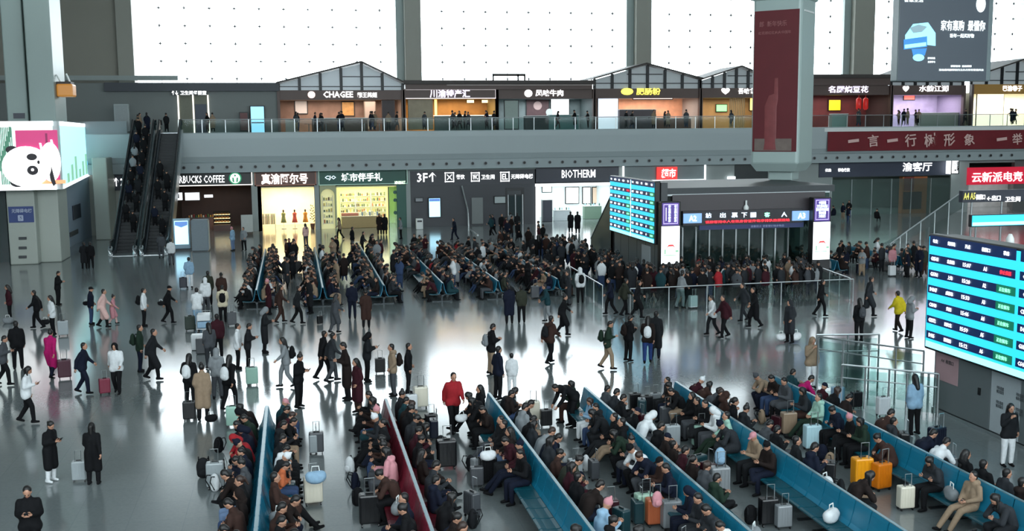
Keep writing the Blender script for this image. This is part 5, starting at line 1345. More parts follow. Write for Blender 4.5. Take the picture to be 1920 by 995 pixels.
CM['hair'] = mat('hair_black', '#0c0a0a', .5, noise=.1, scale=40); CM['hairbrown'] = mat('hair_brown', '#2c1c15', .5, noise=.1, scale=40); CM['hairgrey'] = mat('hair_grey', '#6d6a66', .6, noise=.1, scale=40)
CW = dict(lightgrey='light grey', grey2='dark grey', lightblue='light blue', brightblue='bright blue', palepink='pale pink', darkbrown='dark brown', palejeans='pale jeans')
def cw(c): return CW.get(c, c)
LABELS = {}
def put(me, name, parent, m, loc=(0, 0, 0), M=None):
    o = bpy.data.objects.new(name, me); COL.objects.link(o); o.parent = parent
    if M is not None: o.matrix_local = M
    else: o.location = loc
    if m is not None: o.material_slots[0].link = 'OBJECT'; o.material_slots[0].material = m
    return o
NAMEOF = {'long': 'coat', 'puffer': 'puffer_jacket', 'hood': 'hooded_jacket', 'short': 'jacket'}
def person(loc, heading, pose, coat, top, pants, label, hair='short', hcol='hair', scale=1.0, group=None, shoes='black'):
    """heading in degrees: 0 = +X (to the right), 90 = away from the camera, 180 = left, 270 = to the camera"""
    t = thing('person', tuple(loc), label, 'person', group, rz=R(heading - 90))
    t.scale = (scale,) * 3
    J = POSES[pose]
    b = bpy.data.objects.new('body', tmesh(pose, 'body')); COL.objects.link(b); b.parent = t
    put(tmesh(pose, coat), NAMEOF[coat], t, CM[top]); put(tmesh(pose, 'trousers'), 'trousers', t, CM[pants])
    hm = HAIR[hair]
    if hair in ('long', 'pony') and J['pitch'] > 15:
        k_ = (hair, J['pitch'])
        if k_ not in HAIR: HAIR[k_] = hair_mesh(hair, J['pitch']); HAIR[k_].materials.append(M_black)
        hm = HAIR[k_]
    put(hm, hm.name.split('.')[0], t, CM[hcol], M=headM(J))
    for i in (0, 1):
        a = Vector(J['an'][i]); d = a - Vector(J['kn'][i])
        pit = max(-.6, min(.6, math.atan2(-d.y, -d.z) if False else math.atan2(d.y, -d.z)))
        put(SHOE, 'shoe', t, CM[shoes], M=Matrix.Translation(a) @ Matrix.Rotation(pit * .5, 4, 'X'))
    return t
# ------------------------------------------------------------------ luggage and bags
def suitcase_meshes():
    s = MB().rbox(-.21, .21, -.13, .13, .07, .66, .04)
    for k in range(5): s.box(-.17 + k * .08, -.15 + k * .08, -.137, .137, .12, .61)
    shell = s.mesh('shell', M_black)
    w = MB()
    for x in (-.16, .16):
        for y in (-.09, .09): w.tube([(x - .012, y, .035), (x + .012, y, .035)], .035, 8)
    wheels = w.mesh('wheels', M_black)
    h = MB().tube([(-.09, -.1, .64), (-.09, -.1, 1.0), (.09, -.1, 1.0), (.09, -.1, .64)], .012, 6).mesh('telescopic_handle', M_steel)
    g = MB().rbox(-.08, .08, -.02, .02, .66, .69, .01).mesh('carry_handle', M_black)
    return shell, wheels, h, g
SC = suitcase_meshes()
BAGC = {k: mat('luggage_' + k, v, .35, noise=.05) for k, v in dict(CC, yellowbright='#d08a10', yelloworange='#c06a0c', silver='#8d9598', palegreen='#8fae9c', iceblue='#a4c4cc', ivory='#c9c4b4', wine='#3f1024', crimson='#6d1630').items()}
def suitcase(loc, rz, col, label, scale=1.0, handle=True, group='suitcases in the hall'):
    t = thing('suitcase', tuple(loc), label, 'suitcase', None, rz=R(rz)); t.scale = (scale,) * 3
    put(SC[0], 'shell', t, BAGC[col]); put(SC[1], 'wheels', t, None)
    if handle: put(SC[2], 'telescopic_handle', t, None)
    put(SC[3], 'carry_handle', t, None)
    return t
def backpack_mesh():
    bm = bmesh.new(); ball(bm, (0, 0, .22), 1, (.15, .10, .22), None, 16); ball(bm, (0, .01, .1), 1, (.145, .1, .12)); body = remeshed(bm, .025, 'pack', 2)
    bm = bmesh.new(); ball(bm, (0, -.09, .13), 1, (.11, .04, .09)); pk = remeshed(bm, .02, 'pocket', 1)
    st = MB()
    for x in (-.09, .09): st.tube([(x, .06, .38), (x * 1.1, .15, .40), (x * 1.15, .19, .28), (x, .08, .06)], .014, 6)
    s = st.mesh('strap', M_black)
    for m_ in (body, pk): m_.materials.append(M_black)
    return body, pk, s
BP = backpack_mesh()
def backpack(loc, rz, col, label, scale=1.0, straps=True):
    t = thing('backpack', tuple(loc), label, 'bag', None, rz=R(rz)); t.scale = (scale,) * 3
    put(BP[0], 'pack', t, CM[col]); put(BP[1], 'pocket', t, CM[col])
    if straps: put(BP[2], 'strap', t, CM['charcoal'])
    return t
def worn_pack(p, heading, col, label, back=.20, z=1.0, scale=1.0):
    h = R(heading); l = Vector(p) + Vector((-math.cos(h) * back, -math.sin(h) * back, z))
    return backpack(l, heading - 90, col, label, scale)
def bagmesh():
    bm = bmesh.new(); caps(bm, (-.1, 0, .13), (.1, 0, .13), .10, .11); ball(bm, (0, 0, .08), 1, (.19, .12, .10)); b = remeshed(bm, .03, 'sack', 1); b.materials.append(M_black)
    h = MB().tube([(-.08, 0, .2), (-.06, 0, .32), (.06, 0, .32), (.08, 0, .2)], .012, 6).mesh('loop_handle', M_white)
    return b, h
BG = bagmesh()
def soft_bag(loc, rz, col, label, scale=1.0):
    t = thing('soft_bag', tuple(loc), label, 'bag', None, rz=R(rz)); t.scale = (scale,) * 3
    put(BG[0], 'sack', t, CM[col]); put(BG[1], 'loop_handle', t, None)
    return t
M_phone = mat('phone_glass', '#10141a', .15, noise=0)
PHM = MB().rbox(-.037, .037, -.005, .005, -.075, .075, .004).mesh('phone', M_phone)
def phone(p, heading, pose, label, scale=1.0):
    J = POSES[pose]; w = (Vector(J['wr'][0]) + Vector(J['wr'][1])) / 2 if abs(J['wr'][0][2] - J['wr'][1][2]) < .1 else Vector(J['wr'][0])
    w = w + Vector((0, .12, .04)); M = Matrix.Rotation(R(heading - 90), 4, 'Z')
    o = bpy.data.objects.new('phone', PHM); COL.objects.link(o); o.location = Vector(p) + (M @ w) * scale; o.rotation_euler = (R(-40), 0, R(heading - 90))
    tag(o, label, 'phone')
    return o
# ------------------------------------------------------------------ people and luggage out on the open floor
# (pixel of the feet, heading, pose, coat kind, coat colour, trouser colour, hair, label, scale)
WALK = [
 (20, 603, 190, 'stand', 'short', 'maroon', 'black', 'long', 'woman in a dark maroon jacket at the left edge beside a pale bag', 1),
 (72, 616, 180, 'walk', 'puffer', 'black', 'black', 'short', 'person in black puffer jacket stepping left with a grey satchel', 1),
 (100, 628, 200, 'stand', 'puffer', 'white', 'black', 'long', 'woman in a short white jacket and black trousers by a silver suitcase', 1),
 (110, 572, 350, 'phone', 'short', 'black', 'black', 'short', 'man in black reading a phone behind the white jacket woman', 1),
 (35, 692, 95, 'stand', 'puffer', 'black', 'black', 'short', 'broad person in a black puffer seen from behind at far left', 1.04),
 (8, 722, 0, 'walkphone', 'puffer', 'grey', 'black', 'short', 'person in a grey padded jacket with phone cut by the left edge', 1),
 (97, 709, 70, 'pull', 'long', 'magenta', 'navy', 'bun', 'woman in a long magenta coat pulling a wine red suitcase', 1),
 (157, 738, 350, 'walk', 'short', 'navy', 'navy', 'short', 'man in navy jacket striding right below the magenta coat woman', 1),
 (52, 793, 0, 'walkphone', 'puffer', 'white', 'black', 'long', 'woman in white and black holding out a phone near the left edge', 1),
 (221, 738, 265, 'pull', 'puffer', 'white', 'black', 'hood:black', 'woman in a white vest walking forward and pulling a small crimson suitcase', 1),
 (172, 608, 0, 'stand', 'short', 'navy', 'jeans', 'cap', 'man in navy jacket and jeans with a side bag left of the pale pink coat', 1),
 (194, 614, 355, 'walk', 'long', 'palepink', 'black', 'short', 'woman striding right in a long pale pink coat', 1),
 (212, 608, 0, 'walk2', 'long', 'pink', 'palepink', 'bun', 'small child in a pink coat beside the pale pink coat woman', .78),
 (271, 612, 0, 'stand', 'short', 'white', 'black', 'short', 'man in a white shirt with a round black backpack facing right', 1),
 (316, 606, 0, 'walk', 'short', 'black', 'black', 'cap', 'man all in black with a cap striding right alone', 1),
 (264, 697, 0, 'stand', 'short', 'green', 'navy', 'short', 'person with a dark green backpack half hidden behind the long coat man', 1),
 (287, 712, 355, 'walk', 'long', 'charcoal', 'black', 'short', 'man in a long charcoal coat walking right', 1.05),
 (97, 903, 330, 'phone', 'long', 'black', 'white', 'pony', 'woman in a long black coat lifting a phone, one white boot showing', .90),
 (177, 908, 80, 'pullstand', 'long', 'black', 'black', 'long', 'woman in a long black padded coat seen from behind with a small suitcase', .90),
 (62, 1062, 275, 'phone', 'puffer', 'black', 'black', 'short', 'man in black facing the camera and reading his phone at bottom left', .98),
 (159, 504, 80, 'stand', 'long', 'charcoal', 'black', 'short', 'left of the dark couple standing near the left column', 1),
 (171, 504, 95, 'stand', 'short', 'black', 'black', 'short', 'right of the dark couple standing near the left column', 1),
 (322, 497, 90, 'stand', 'short', 'white', 'grey', 'short', 'person in white at the foot of the right escalator', 1),
 (303, 484, 90, 'stand', 'short', 'grey', 'grey', 'short', 'person in grey stepping onto the right escalator', 1),
 (356, 540, 85, 'stand', 'puffer', 'lightblue', 'white', 'short', 'person in pale blue beside a slate suitcase right of the escalators', 1),
 (437, 470, 150, 'stand', 'hood', 'lightblue', 'palejeans', 'beanie', 'person in pale blue hoodie in front of the coffee shop', 1),
 (458, 470, 240, 'stand', 'short', 'lightgrey', 'black', 'short', 'person in light grey in front of the standing menu board', 1),
 (392, 572, 88, 'stand', 'puffer', 'olive', 'black', 'short', 'person in an olive padded coat seen from behind right of the escalators', 1),
 (417, 576, 92, 'stand', 'long', 'brown', 'black', 'pony', 'woman in a brown jacket seen from behind next to the olive coat', 1),
 (371, 612, 90, 'push', 'puffer', 'white', 'lightblue', 'short', 'person in white padded jacket pushing a loaded luggage trolley', 1),
 (419, 606, 92, 'push', 'puffer', 'cream', 'black', 'short', 'person in a cream jacket carrying a black round backpack', 1),
 (387, 585, 95, 'stand', 'hood', 'white', 'grey', 'hood', 'person in a white hooded jacket behind the trolley pusher', .97),
 (497, 662, 0, 'phone', 'long', 'charcoal', 'black', 'hood', 'tall person in a long dark coat with pale hood facing right', 1.05),
 (410, 672, 100, 'stand', 'short', 'maroon', 'black', 'short', 'person in a maroon jacket near the white boxes', 1),
 (395, 690, 120, 'stand', 'short', 'grey', 'grey2', 'long', 'person in patterned grey behind the maroon jacket', .98),
 (447, 692, 0, 'stand', 'puffer', 'white', 'black', 'short', 'person in a white patterned jacket left of the pale teal suitcase', .98),
 (466, 694, 0, 'phone', 'short', 'charcoal', 'black', 'short', 'woman in dark jacket holding her phone beside the pale teal suitcase', 1),
 (358, 764, 70, 'stand', 'short', 'black', 'black', 'long', 'woman in black with a small white backpack near the tall black suitcase', 1),
 (382, 788, 85, 'stand', 'long', 'beige', 'black', 'bun', 'woman in a beige coat with a dark cross-body bag seen from behind', 1),
 (409, 748, 85, 'stand', 'hood', 'lightgrey', 'grey', 'hood', 'person in a light grey hooded jacket between two backpack wearers', .97),
 (431, 768, 60, 'walk', 'short', 'black', 'black', 'long', 'long haired woman in black with a white backpack stepping away', 1),
 (538, 726, 185, 'walk', 'short', 'lightgrey', 'lightgrey', 'long', 'woman in light grey with a dark backpack walking left', 1),
 (561, 764, 330, 'phone', 'short', 'black', 'black', 'bun', 'woman in black checking a phone behind the left teal row', 1),
 (606, 712, 20, 'walk', 'short', 'black', 'black', 'short', 'person in a black jacket with white pattern striding by the group', 1),
 (622, 716, 10, 'walk2', 'short', 'grey2', 'grey', 'short', 'person in dark grey close behind the striding pattern jacket', 1),
 (652, 750, 185, 'phone', 'long', 'darkbrown', 'black', 'short', 'large man in a long dark brown coat holding a phone', 1.1),
 (672, 775, 200, 'stand', 'long', 'maroon', 'brown', 'long', 'person in a dark maroon coat behind the red bench row', 1),
 (689, 716, 0, 'phone', 'puffer', 'charcoal', 'black', 'hood:black', 'hooded person with phone beside a black suitcase with raised handle', 1),
 (738, 742, 180, 'stand', 'hood', 'beige', 'grey', 'short', 'person in a pale hooded jacket with a dark backpack near the white suitcase', 1),
 (766, 738, 350, 'stand', 'short', 'black', 'black', 'short', 'person in black resting a hand on the big white suitcase', .98),
 (628, 624, 30, 'push', 'long', 'grey', 'grey', 'long', 'person in a mid grey coat pulling a dark rolling bag', .98),
 (661, 598, 80, 'stand', 'short', 'navy', 'navy', 'cap', 'man in a navy jacket with legs apart near the second far row', 1),
 (687, 615, 80, 'stand', 'long', 'brown', 'black', 'bun', 'woman in a brown knee length coat on the edge of the bright floor', .98),
 (558, 607, 0, 'walk', 'short', 'charcoal', 'black', 'short', 'man in charcoal walking right and towing a black case', 1),
 (525, 605, 10, 'walk2', 'short', 'brown', 'brown', 'short', 'person in brown before the second far bench row', 1),
 (505, 590, 190, 'stand', 'long', 'maroon', 'black', 'beanie', 'person in a maroon coat and pink hat near the far second row', .98),
 (582, 588, 200, 'stand', 'long', 'charcoal', 'black', 'short', 'person in a long charcoal coat between far rows one and two', 1),
 (921, 702, 10, 'phone', 'short', 'black', 'beige', 'short', 'man in black jacket and beige trousers with a pale grey backpack', 1.05),
 (934, 748, 20, 'stand', 'short', 'navy', 'black', 'short', 'man in navy standing behind the third near row', 1),
 (960, 740, 90, 'stand', 'short', 'white', 'white', 'short', 'child in white by the ivory suitcase', .8),
 (850, 810, 280, 'walk', 'puffer', 'red', 'black', 'short', 'man in a bright red jacket and black trousers carrying a white bag', 1.02),
 (955, 607, 90, 'stand', 'long', 'navy', 'black', 'short', 'left of the couple strolling away on the bright floor', 1.02),
 (978, 605, 90, 'stand', 'short', 'olive', 'black', 'short', 'right of the couple strolling away, in an olive grey jacket', .98),
 (1030, 682, 30, 'walk2', 'puffer', 'brown', 'black', 'short', 'man in a dark brown jacket with a dark backpack walking on bright floor', 1.04),
 (1055, 628, 340, 'walk', 'long', 'black', 'black', 'bun', 'woman in a black coat walking towards the lower right', 1),
 (1027, 604, 170, 'push', 'short', 'teal', 'lightgrey', 'short', 'person in a dark teal vest with pale sleeves behind a cart', 1),
 (1027, 524, 90, 'stand', 'long', 'black', 'black', 'short', 'person in an ankle length black coat between far rows and queue', 1),
 (1000, 490, 90, 'stand', 'long', 'charcoal', 'black', 'short', 'left person of the dark pair by the last far bench row', 1),
 (1009, 490, 100, 'stand', 'long', 'black', 'black', 'long', 'right person of the dark pair by the last far bench row', 1),
 (990, 545, 200, 'pullstand', 'short', 'black', 'black', 'cap', 'person in black beside a dark suitcase right of the far rows', 1),
 (1088, 568, 92, 'stand', 'hood', 'white', 'black', 'hood', 'person in a white hooded coat with a black backpack seen from behind', 1.03),
 (1066, 572, 180, 'stand', 'long', 'grey2', 'grey', 'short', 'dim grey figure left of the white hooded coat', .98),
 (1138, 692, 340, 'walkphone', 'short', 'green', 'beige', 'short', 'man in dark green jacket and beige trousers walking right', 1.02),
 (1178, 677, 20, 'phone', 'puffer', 'black', 'black', 'short', 'person in black leaning forward beside the blue jeans figure', 1),
 (1214, 682, 70, 'walk', 'short', 'darkbrown', 'blue', 'long', 'person in blue jeans and dark jacket with a white backpack', 1.03),
 (1229, 672, 60, 'stand', 'long', 'charcoal', 'navy', 'short', 'dark coated companion just behind the blue jeans figure', 1.05),
 (1145, 590, 180, 'walk', 'short', 'navy', 'black', 'short', 'person in navy walking left before the queue railing', 1),
 (1170, 592, 10, 'walk2', 'hood', 'olive', 'black', 'short', 'person in olive hooded jacket before the queue railing', 1),
 (1194, 596, 350, 'walk', 'long', 'black', 'black', 'short', 'person in black coat before the queue railing', 1),
 (1275, 578, 20, 'push', 'short', 'lightgrey', 'lightgrey', 'short', 'man in pale grey leaning on the queue railing beside a white suitcase', 1.02),
 (1336, 628, 185, 'walk', 'short', 'white', 'charcoal', 'pony', 'woman in a white jacket with a ponytail walking left', .97),
 (1359, 633, 185, 'walk2', 'puffer', 'maroon', 'black', 'short', 'man in a maroon jacket walking beside the white jacket woman', 1.03),
 (1395, 602, 180, 'walk2', 'short', 'grey2', 'grey2', 'short', 'person in dark grey walking left in front of the railing', 1),
 (1415, 614, 180, 'walk', 'long', 'black', 'black', 'short', 'person in a black coat striding left in front of the railing', 1.02),
 (1480, 643, 200, 'stand', 'long', 'grey2', 'black', 'hood', 'person in a long dark coat carrying white shopping bags', 1.02),
 (1537, 593, 350, 'walk', 'short', 'black', 'black', 'short', 'slim person in black walking right by the railing end', .98),
 (1627, 593, 350, 'walk', 'long', 'grey2', 'black', 'short', 'person in a long grey dark coat right of the railing end', 1.06),
 (1610, 640, 92, 'stand', 'short', 'black', 'black', 'long', 'woman in black with a grey backpack seen from behind', 1.02),
 (1684, 622, 110, 'walk', 'puffer', 'yellow', 'darkbrown', 'short', 'person in a bright yellow jacket near the security railing', 1),
 (1704, 634, 0, 'phone', 'short', 'lightgrey', 'black', 'hood', 'person in light grey holding a phone beside the yellow jacket', 1),
 (1520, 728, 275, 'up', 'puffer', 'beige', 'white', 'hood', 'woman in a beige padded jacket and white trousers lifting a hand to her mask', 1),
 (1713, 815, 95, 'stand', 'puffer', 'lightblue', 'black', 'long', 'long haired person in a pale blue jacket by the security railing', 1),
 (1888, 874, 265, 'up', 'short', 'charcoal', 'white', 'long', 'woman in a charcoal top and wide white trousers by the white wall panel', .95),
 (1072, 800, 190, 'bend', 'short', 'black', 'black', 'short', 'person in black bending down at the end of the fourth near row', 1),
 (638, 448, 190, 'walk', 'short', 'beige', 'black', 'long', 'woman walking left alone before the green signed gift shop', 1),
 (574, 462, 120, 'stand', 'hood', 'palepink', 'grey', 'long', 'long haired woman in pale pink walking from the yellow shop', 1),
 (661, 470, 20, 'stand', 'short', 'black', 'grey', 'short', 'dark figure standing behind a stroller in the centre back', 1),
 (679, 478, 340, 'push', 'short', 'charcoal', 'black', 'short', 'person in charcoal pushing the stroller in the centre back', .95),
 (712, 440, 270, 'stand', 'long', 'darkbrown', 'black', 'long', 'long haired person in dark brown before the gift shop counter', 1.03),
 (722, 440, 90, 'stand', 'long', 'black', 'black', 'short', 'thin dark figure right of the dark brown coat at the gift shop', 1),
 (752, 448, 180, 'stand', 'short', 'lightgrey', 'black', 'short', 'person in light grey by the green glass window', 1),
 (853, 450, 200, 'walk', 'short', 'navy', 'navy', 'short', 'slim person in dark blue walking before the information wall', 1),
 (941, 440, 270, 'stand', 'short', 'black', 'black', 'short', 'person in black waiting at the lift doors', 1),
 (958, 436, 90, 'stand', 'short', 'lightgrey', 'black', 'short', 'person in light grey waiting at the lift doors', 1),
 (970, 438, 90, 'stand', 'short', 'charcoal', 'black', 'short', 'person in charcoal right of the others at the lift doors', 1),
 (1070, 436, 90, 'stand', 'long', 'charcoal', 'black', 'short', 'left dark visitor at the cosmetics shop entrance', 1.02),
 (1083, 438, 90, 'stand', 'long', 'black', 'black', 'short', 'right dark visitor at the cosmetics shop entrance', 1.06),
 (1722, 520, 200, 'stand', 'long', 'navy', 'black', 'short', 'person in a long navy coat at the right of the far right group', 1.06),
 (1700, 520, 180, 'stand', 'short', 'darkbrown', 'black', 'short', 'person in dark brown next to the long navy coat', 1),
 (1672, 515, 270, 'stand', 'short', 'pink', 'grey', 'short', 'person in faded pink beside a white suitcase in the far right group', .98),
]
PACK = {13: ('black', 'round black backpack on the man in a white shirt'), 15: ('green', 'dark green backpack beside the long charcoal coat'), 30: ('black', 'black round backpack on the cream jacket'),
        37: ('white', 'small white backpack on the woman near the tall black suitcase'), 40: ('white', 'white backpack on the long haired woman stepping away'), 41: ('black', 'dark backpack on the woman in light grey'),
        48: ('darkbrown', 'dark backpack hanging on the pale hooded jacket')}
def find(sub):
    for i, w in enumerate(WALK):
        if sub in w[8]: return i
for sub, c, l in (('beige trousers with a pale grey', 'lightgrey', 'pale grey backpack on the man in beige trousers'), ('dark brown jacket with a dark backpack', 'charcoal', 'dark backpack on the man in the dark brown jacket'),
                  ('white hooded coat with a black', 'black', 'black backpack on the white hooded coat'), ('blue jeans and dark jacket', 'white', 'white backpack on the figure in blue jeans'), ('grey backpack seen from', 'grey', 'grey backpack on the woman right of the railing end'),
                  ('dark green jacket and beige', 'green', 'dark green backpack on the man with beige trousers'), ('leaning forward beside', 'darkbrown', 'dark brown pack on the person leaning forward')):
    PACK[find(sub)] = (c, l)
SWF = {}
for i, (u, v, hd, pose, coat, top, pants, hair, label, sc) in enumerate(WALK):
    p = atz(u, v); p.z = 0
    hair, _, hov = hair.partition(':')
    hc = hov if hov else 'hair' if hair in ('short', 'long', 'pony', 'bun') else ('black' if hair == 'cap' else ('pink' if hair == 'beanie' else (top if top not in ('charcoal',) else 'lightgrey')))
    person(p, hd, pose, coat, top, pants, label, hair, hc, sc, 'travellers walking or standing in the hall', 'white' if pants == 'white' and v > 880 else 'black')
    SWF[i] = p
    if i in PACK:
        c, l = PACK[i]; worn_pack(p, hd, c, l, .21, .98 * sc, 1.0)
    if 'phone' in label and pose in ('phone', 'walkphone') and v > 640: phone(p, hd, pose, 'phone held by the ' + label.split(' ')[0] + ' ' + ' '.join(label.split(' ')[1:9]), sc)
CASES = [
 (119, 630, 10, 'silver', 'silver suitcase beside the woman in a short white jacket', 1), (122, 710, 10, 'wine', 'large wine red suitcase pulled by the magenta coat woman', 1.05), (197, 739, 20, 'crimson', 'small crimson suitcase pulled by the white vest woman', .82),
 (150, 902, 0, 'silver', 'small silver suitcase beside the long black padded coat', .8), (344, 541, 5, 'navy', 'slate suitcase right of the escalators', .95), (357, 620, 10, 'green', 'dark green suitcase beside the trolley pusher', 1.0),
 (435, 611, 10, 'grey', 'dark grey suitcase beside the cream jacket', .95), (473, 722, 5, 'mint', 'pale teal suitcase with raised handle in the left crowd', .95), (356, 788, 0, 'black', 'tall slim black suitcase beside the beige coat', .9),
 (600, 608, 30, 'black', 'black case towed by the man in charcoal', .6), (713, 700, 0, 'black', 'black suitcase with raised handle beside the hooded person', .85), (789, 765, 0, 'ivory', 'big white suitcase with a person resting on it', 1.05),
 (772, 770, 10, 'white', 'rounder white suitcase half behind the big white one', .8), (736, 700, 0, 'lightgrey', 'small grey suitcase in the left middle group', .75), (838, 878, 0, 'black', 'tall black suitcase in the aisle right of the red row', 1.15),
 (915, 905, 5, 'black', 'black suitcase with a white round bag on top', 1.0), (999, 790, 0, 'ivory', 'ivory suitcase behind the third near row', .95), (1024, 800, 0, 'black', 'black suitcase with a wide raised handle behind the third near row', .8),
 (1299, 578, 10, 'white', 'white suitcase beside the man leaning on the railing', .95), (1003, 560, 0, 'grey', 'dark grey suitcase right of the far rows', 1.0), (628, 505, 0, 'lightblue', 'pale blue suitcase beside the second far row', 1.0),
 (560, 510, 0, 'black', 'black suitcase in the yellow reflection', 1.0), (470, 545, 0, 'navy', 'navy suitcase by the first far row', .9), (588, 945, 5, 'ivory', 'cream ribbed suitcase carrying a pale blue cushion', 1.0),
 (594, 850, 0, 'grey', 'slim grey suitcase left of the red row', .9), (694, 985, 0, 'black', 'large black suitcase in front of the red row', 1.1), (1143, 985, 0, 'maroon', 'maroon suitcase at the bottom centre', .9),
 (1208, 978, 5, 'palegreen', 'pale green suitcase beside the pink bag', 1.0), (1260, 838, 0, 'silver', 'silver suitcase with a black strap between rows four and five', .95), (1312, 838, 5, 'mint', 'squat pale green suitcase between rows four and five', .95),
 (1250, 800, 0, 'grey', 'grey suitcase behind the silver strapped one', .9), (1348, 930, 0, 'lightgrey', 'pale grey suitcase with a pale blue cushion near the fifth row', 1.1), (1228, 985, 0, 'orange', 'peach suitcase under the pink bag', .95), (1258, 992, 0, 'lightgrey', 'pale ribbed suitcase right of the peach one', 1.0),
 (1522, 843, 0, 'iceblue', 'ice blue rounded suitcase in the aisle of the rightmost rows', 1.05), (1478, 815, 0, 'beige', 'dull beige suitcase in the aisle of the rightmost rows', 1.0), (1615, 913, 0, 'yellowbright', 'bright yellow suitcase, left of the yellow pair', 1.12), (1652, 918, 12, 'yelloworange', 'orange yellow suitcase, right of the yellow pair', 1.02),
 (1697, 955, 0, 'ivory', 'cream bag shaped case with black straps near the rightmost row', .85), (1468, 990, 0, 'lightgrey', 'small pale suitcase at the bottom right of the fifth row', .8), (1440, 985, 0, 'black', 'black suitcase with tall handle by the fifth row', .95),
 (1570, 760, 0, 'lightblue', 'pale blue suitcase behind the rightmost row', .9), (1655, 780, 0, 'white', 'white case resting behind the rightmost row', .9), (1605, 765, 0, 'black', 'black suitcase with raised handle behind the rightmost row', .8), (1755, 850, 20, 'navy', 'large navy suitcase behind the rightmost row', 1.1),
 (1190, 770, 0, 'black', 'black suitcase with tall handle between rows four and five', .85), (1212, 775, 0, 'charcoal', 'charcoal suitcase with tall handle between rows four and five', .85), (1228, 768, 0, 'lightgrey', 'pale grey suitcase between rows four and five', .8),
 (1672, 518, 0, 'white', 'white suitcase in the far right group', .95), (1612, 515, 0, 'navy', 'navy suitcase in the far right group', 1.0), (790, 460, 0, 'ivory', 'ivory suitcase before the information wall', .9), (848, 520, 0, 'grey', 'dull grey suitcase between far rows four and five', 1.0), (438, 800, 0, 'mint', 'pale mint suitcase left of the leftmost row', .95), (405, 915, 0, 'silver', 'silver suitcase left of the leftmost row', 1.0),
 (540, 950, 0, 'teal', 'dark teal suitcase under a white bag by the leftmost row', .9), (690, 560, 0, 'grey', 'grey suitcase between far rows two and three', .9), (1660, 510, 0, 'black', 'black suitcase in the far right group', .95),
]
for (u, v, rz, c, l, s) in CASES:
    p = atz(u, v); p.z = 0; suitcase(p, rz, c, l, s)
# things carried or laid on luggage
def at_px(u, v, z): return atz(u, v, z)
soft_bag(at_px(1464, 637, .1), 0, 'white', 'white shopping bag left of the long dark coat', 1.1); soft_bag(at_px(1491, 637, .1), 10, 'white', 'white shopping bag right of the long dark coat', 1.3)
soft_bag(at_px(915, 862, .70), 0, 'white', 'white round bag on top of the black suitcase by the third row', 1.0)
soft_bag(at_px(592, 905, .70), 0, 'lightblue', 'pale blue cushion bag on the cream ribbed suitcase', 1.2)
soft_bag(at_px(865, 790, .55), 0, 'white', 'white carrier bag held by the man in the red jacket', .9)
soft_bag(at_px(85, 608, .1), 0, 'charcoal', 'dark satchel beside the black puffer stepping left', 1.0)
soft_bag(at_px(15, 606, 0), 0, 'lightgrey', 'pale bag at the left edge', 1.2)
soft_bag(at_px(162, 572, .85), 0, 'black', 'side bag of the man in navy and jeans', .8); soft_bag(at_px(302, 572, .95), 0, 'black', 'black bag behind the striding man in black', .8)
backpack(at_px(1232, 950, .66), 10, 'pink', 'bright pink backpack on the peach suitcase', .8); backpack(at_px(1350, 870, .72), 0, 'lightblue', 'pale blue backpack on the pale grey suitcase', .95)
backpack(at_px(410, 905, 0), 0, 'black', 'black backpack on the floor left of the leftmost row', 1.3); backpack(at_px(382, 895, 0), 0, 'charcoal', 'dark rounded backpack at the left end of the aisle', 1.2)
soft_bag(at_px(396, 790, .4), 0, 'black', 'dark cross-body bag on the beige coat', .9)
# luggage trolley
p = atz(384, 622)
t = thing('luggage_trolley', tuple(p), 'steel luggage trolley loaded with pale cases behind the white jacket', 'trolley')
MB().box(-.3, .3, -.4, .4, .18, .22).tube([(-.3, -.4, .2), (-.3, -.5, 1.0), (.3, -.5, 1.0), (.3, -.4, .2)], .02, 6).build('frame', M_steel, t, local=True)
for x in (-.25, .25):
    for y in (-.3, .3): MB().tube([(x - .02, y, .09), (x + .02, y, .09)], .09, 10).build('wheel', M_black, t, local=True)
for k, (w, c, l) in enumerate(((0, 'lightblue', 'pale blue case lying on the luggage trolley'), (.3, 'white', 'white case lying on top of the pale blue one'))):
    o = MB().rbox(p.x - .28, p.x + .28, p.y - .36, p.y + .36, .23 + w, .5 + w, .04).build('suitcase', BAGC[c]); tag(o, l, 'suitcase')
for k, (u, v, c) in enumerate(((372, 655, 'white'), (381, 662, 'grey'))):
    p = atz(u, v); o = MB().rbox(p.x - .25, p.x + .25, p.y - .2, p.y + .2, .02, .62, .03).build('parcel', BAGC[c]); tag(o, ['left', 'right'][k] + ' upright printed parcel near the maroon jacket person', 'parcel')
p = atz(668, 480)
t = thing('stroller', (p.x, p.y, 0), 'small stroller pushed in the centre back of the hall', 'stroller')
MB().tube([(-.2, -.4, 1.0), (-.2, .3, .3), (.2, .3, .3), (.2, -.4, 1.0), (-.2, -.4, 1.0)], .02, 6).tube([(-.2, -.3, .1), (-.2, .1, .6)], .02, 6).tube([(.2, -.3, .1), (.2, .1, .6)], .02, 6).build('frame', M_steel, t, local=True)
MB().rbox(-.2, .2, -.15, .3, .4, .8, .08).build('seat', CM['green'], t, local=True)
for x in (-.2, .2):
    for y in (-.3, .3): MB().tube([(x - .02, y, .12), (x + .02, y, .12)], .12, 10).build('wheel', M_black, t, local=True)

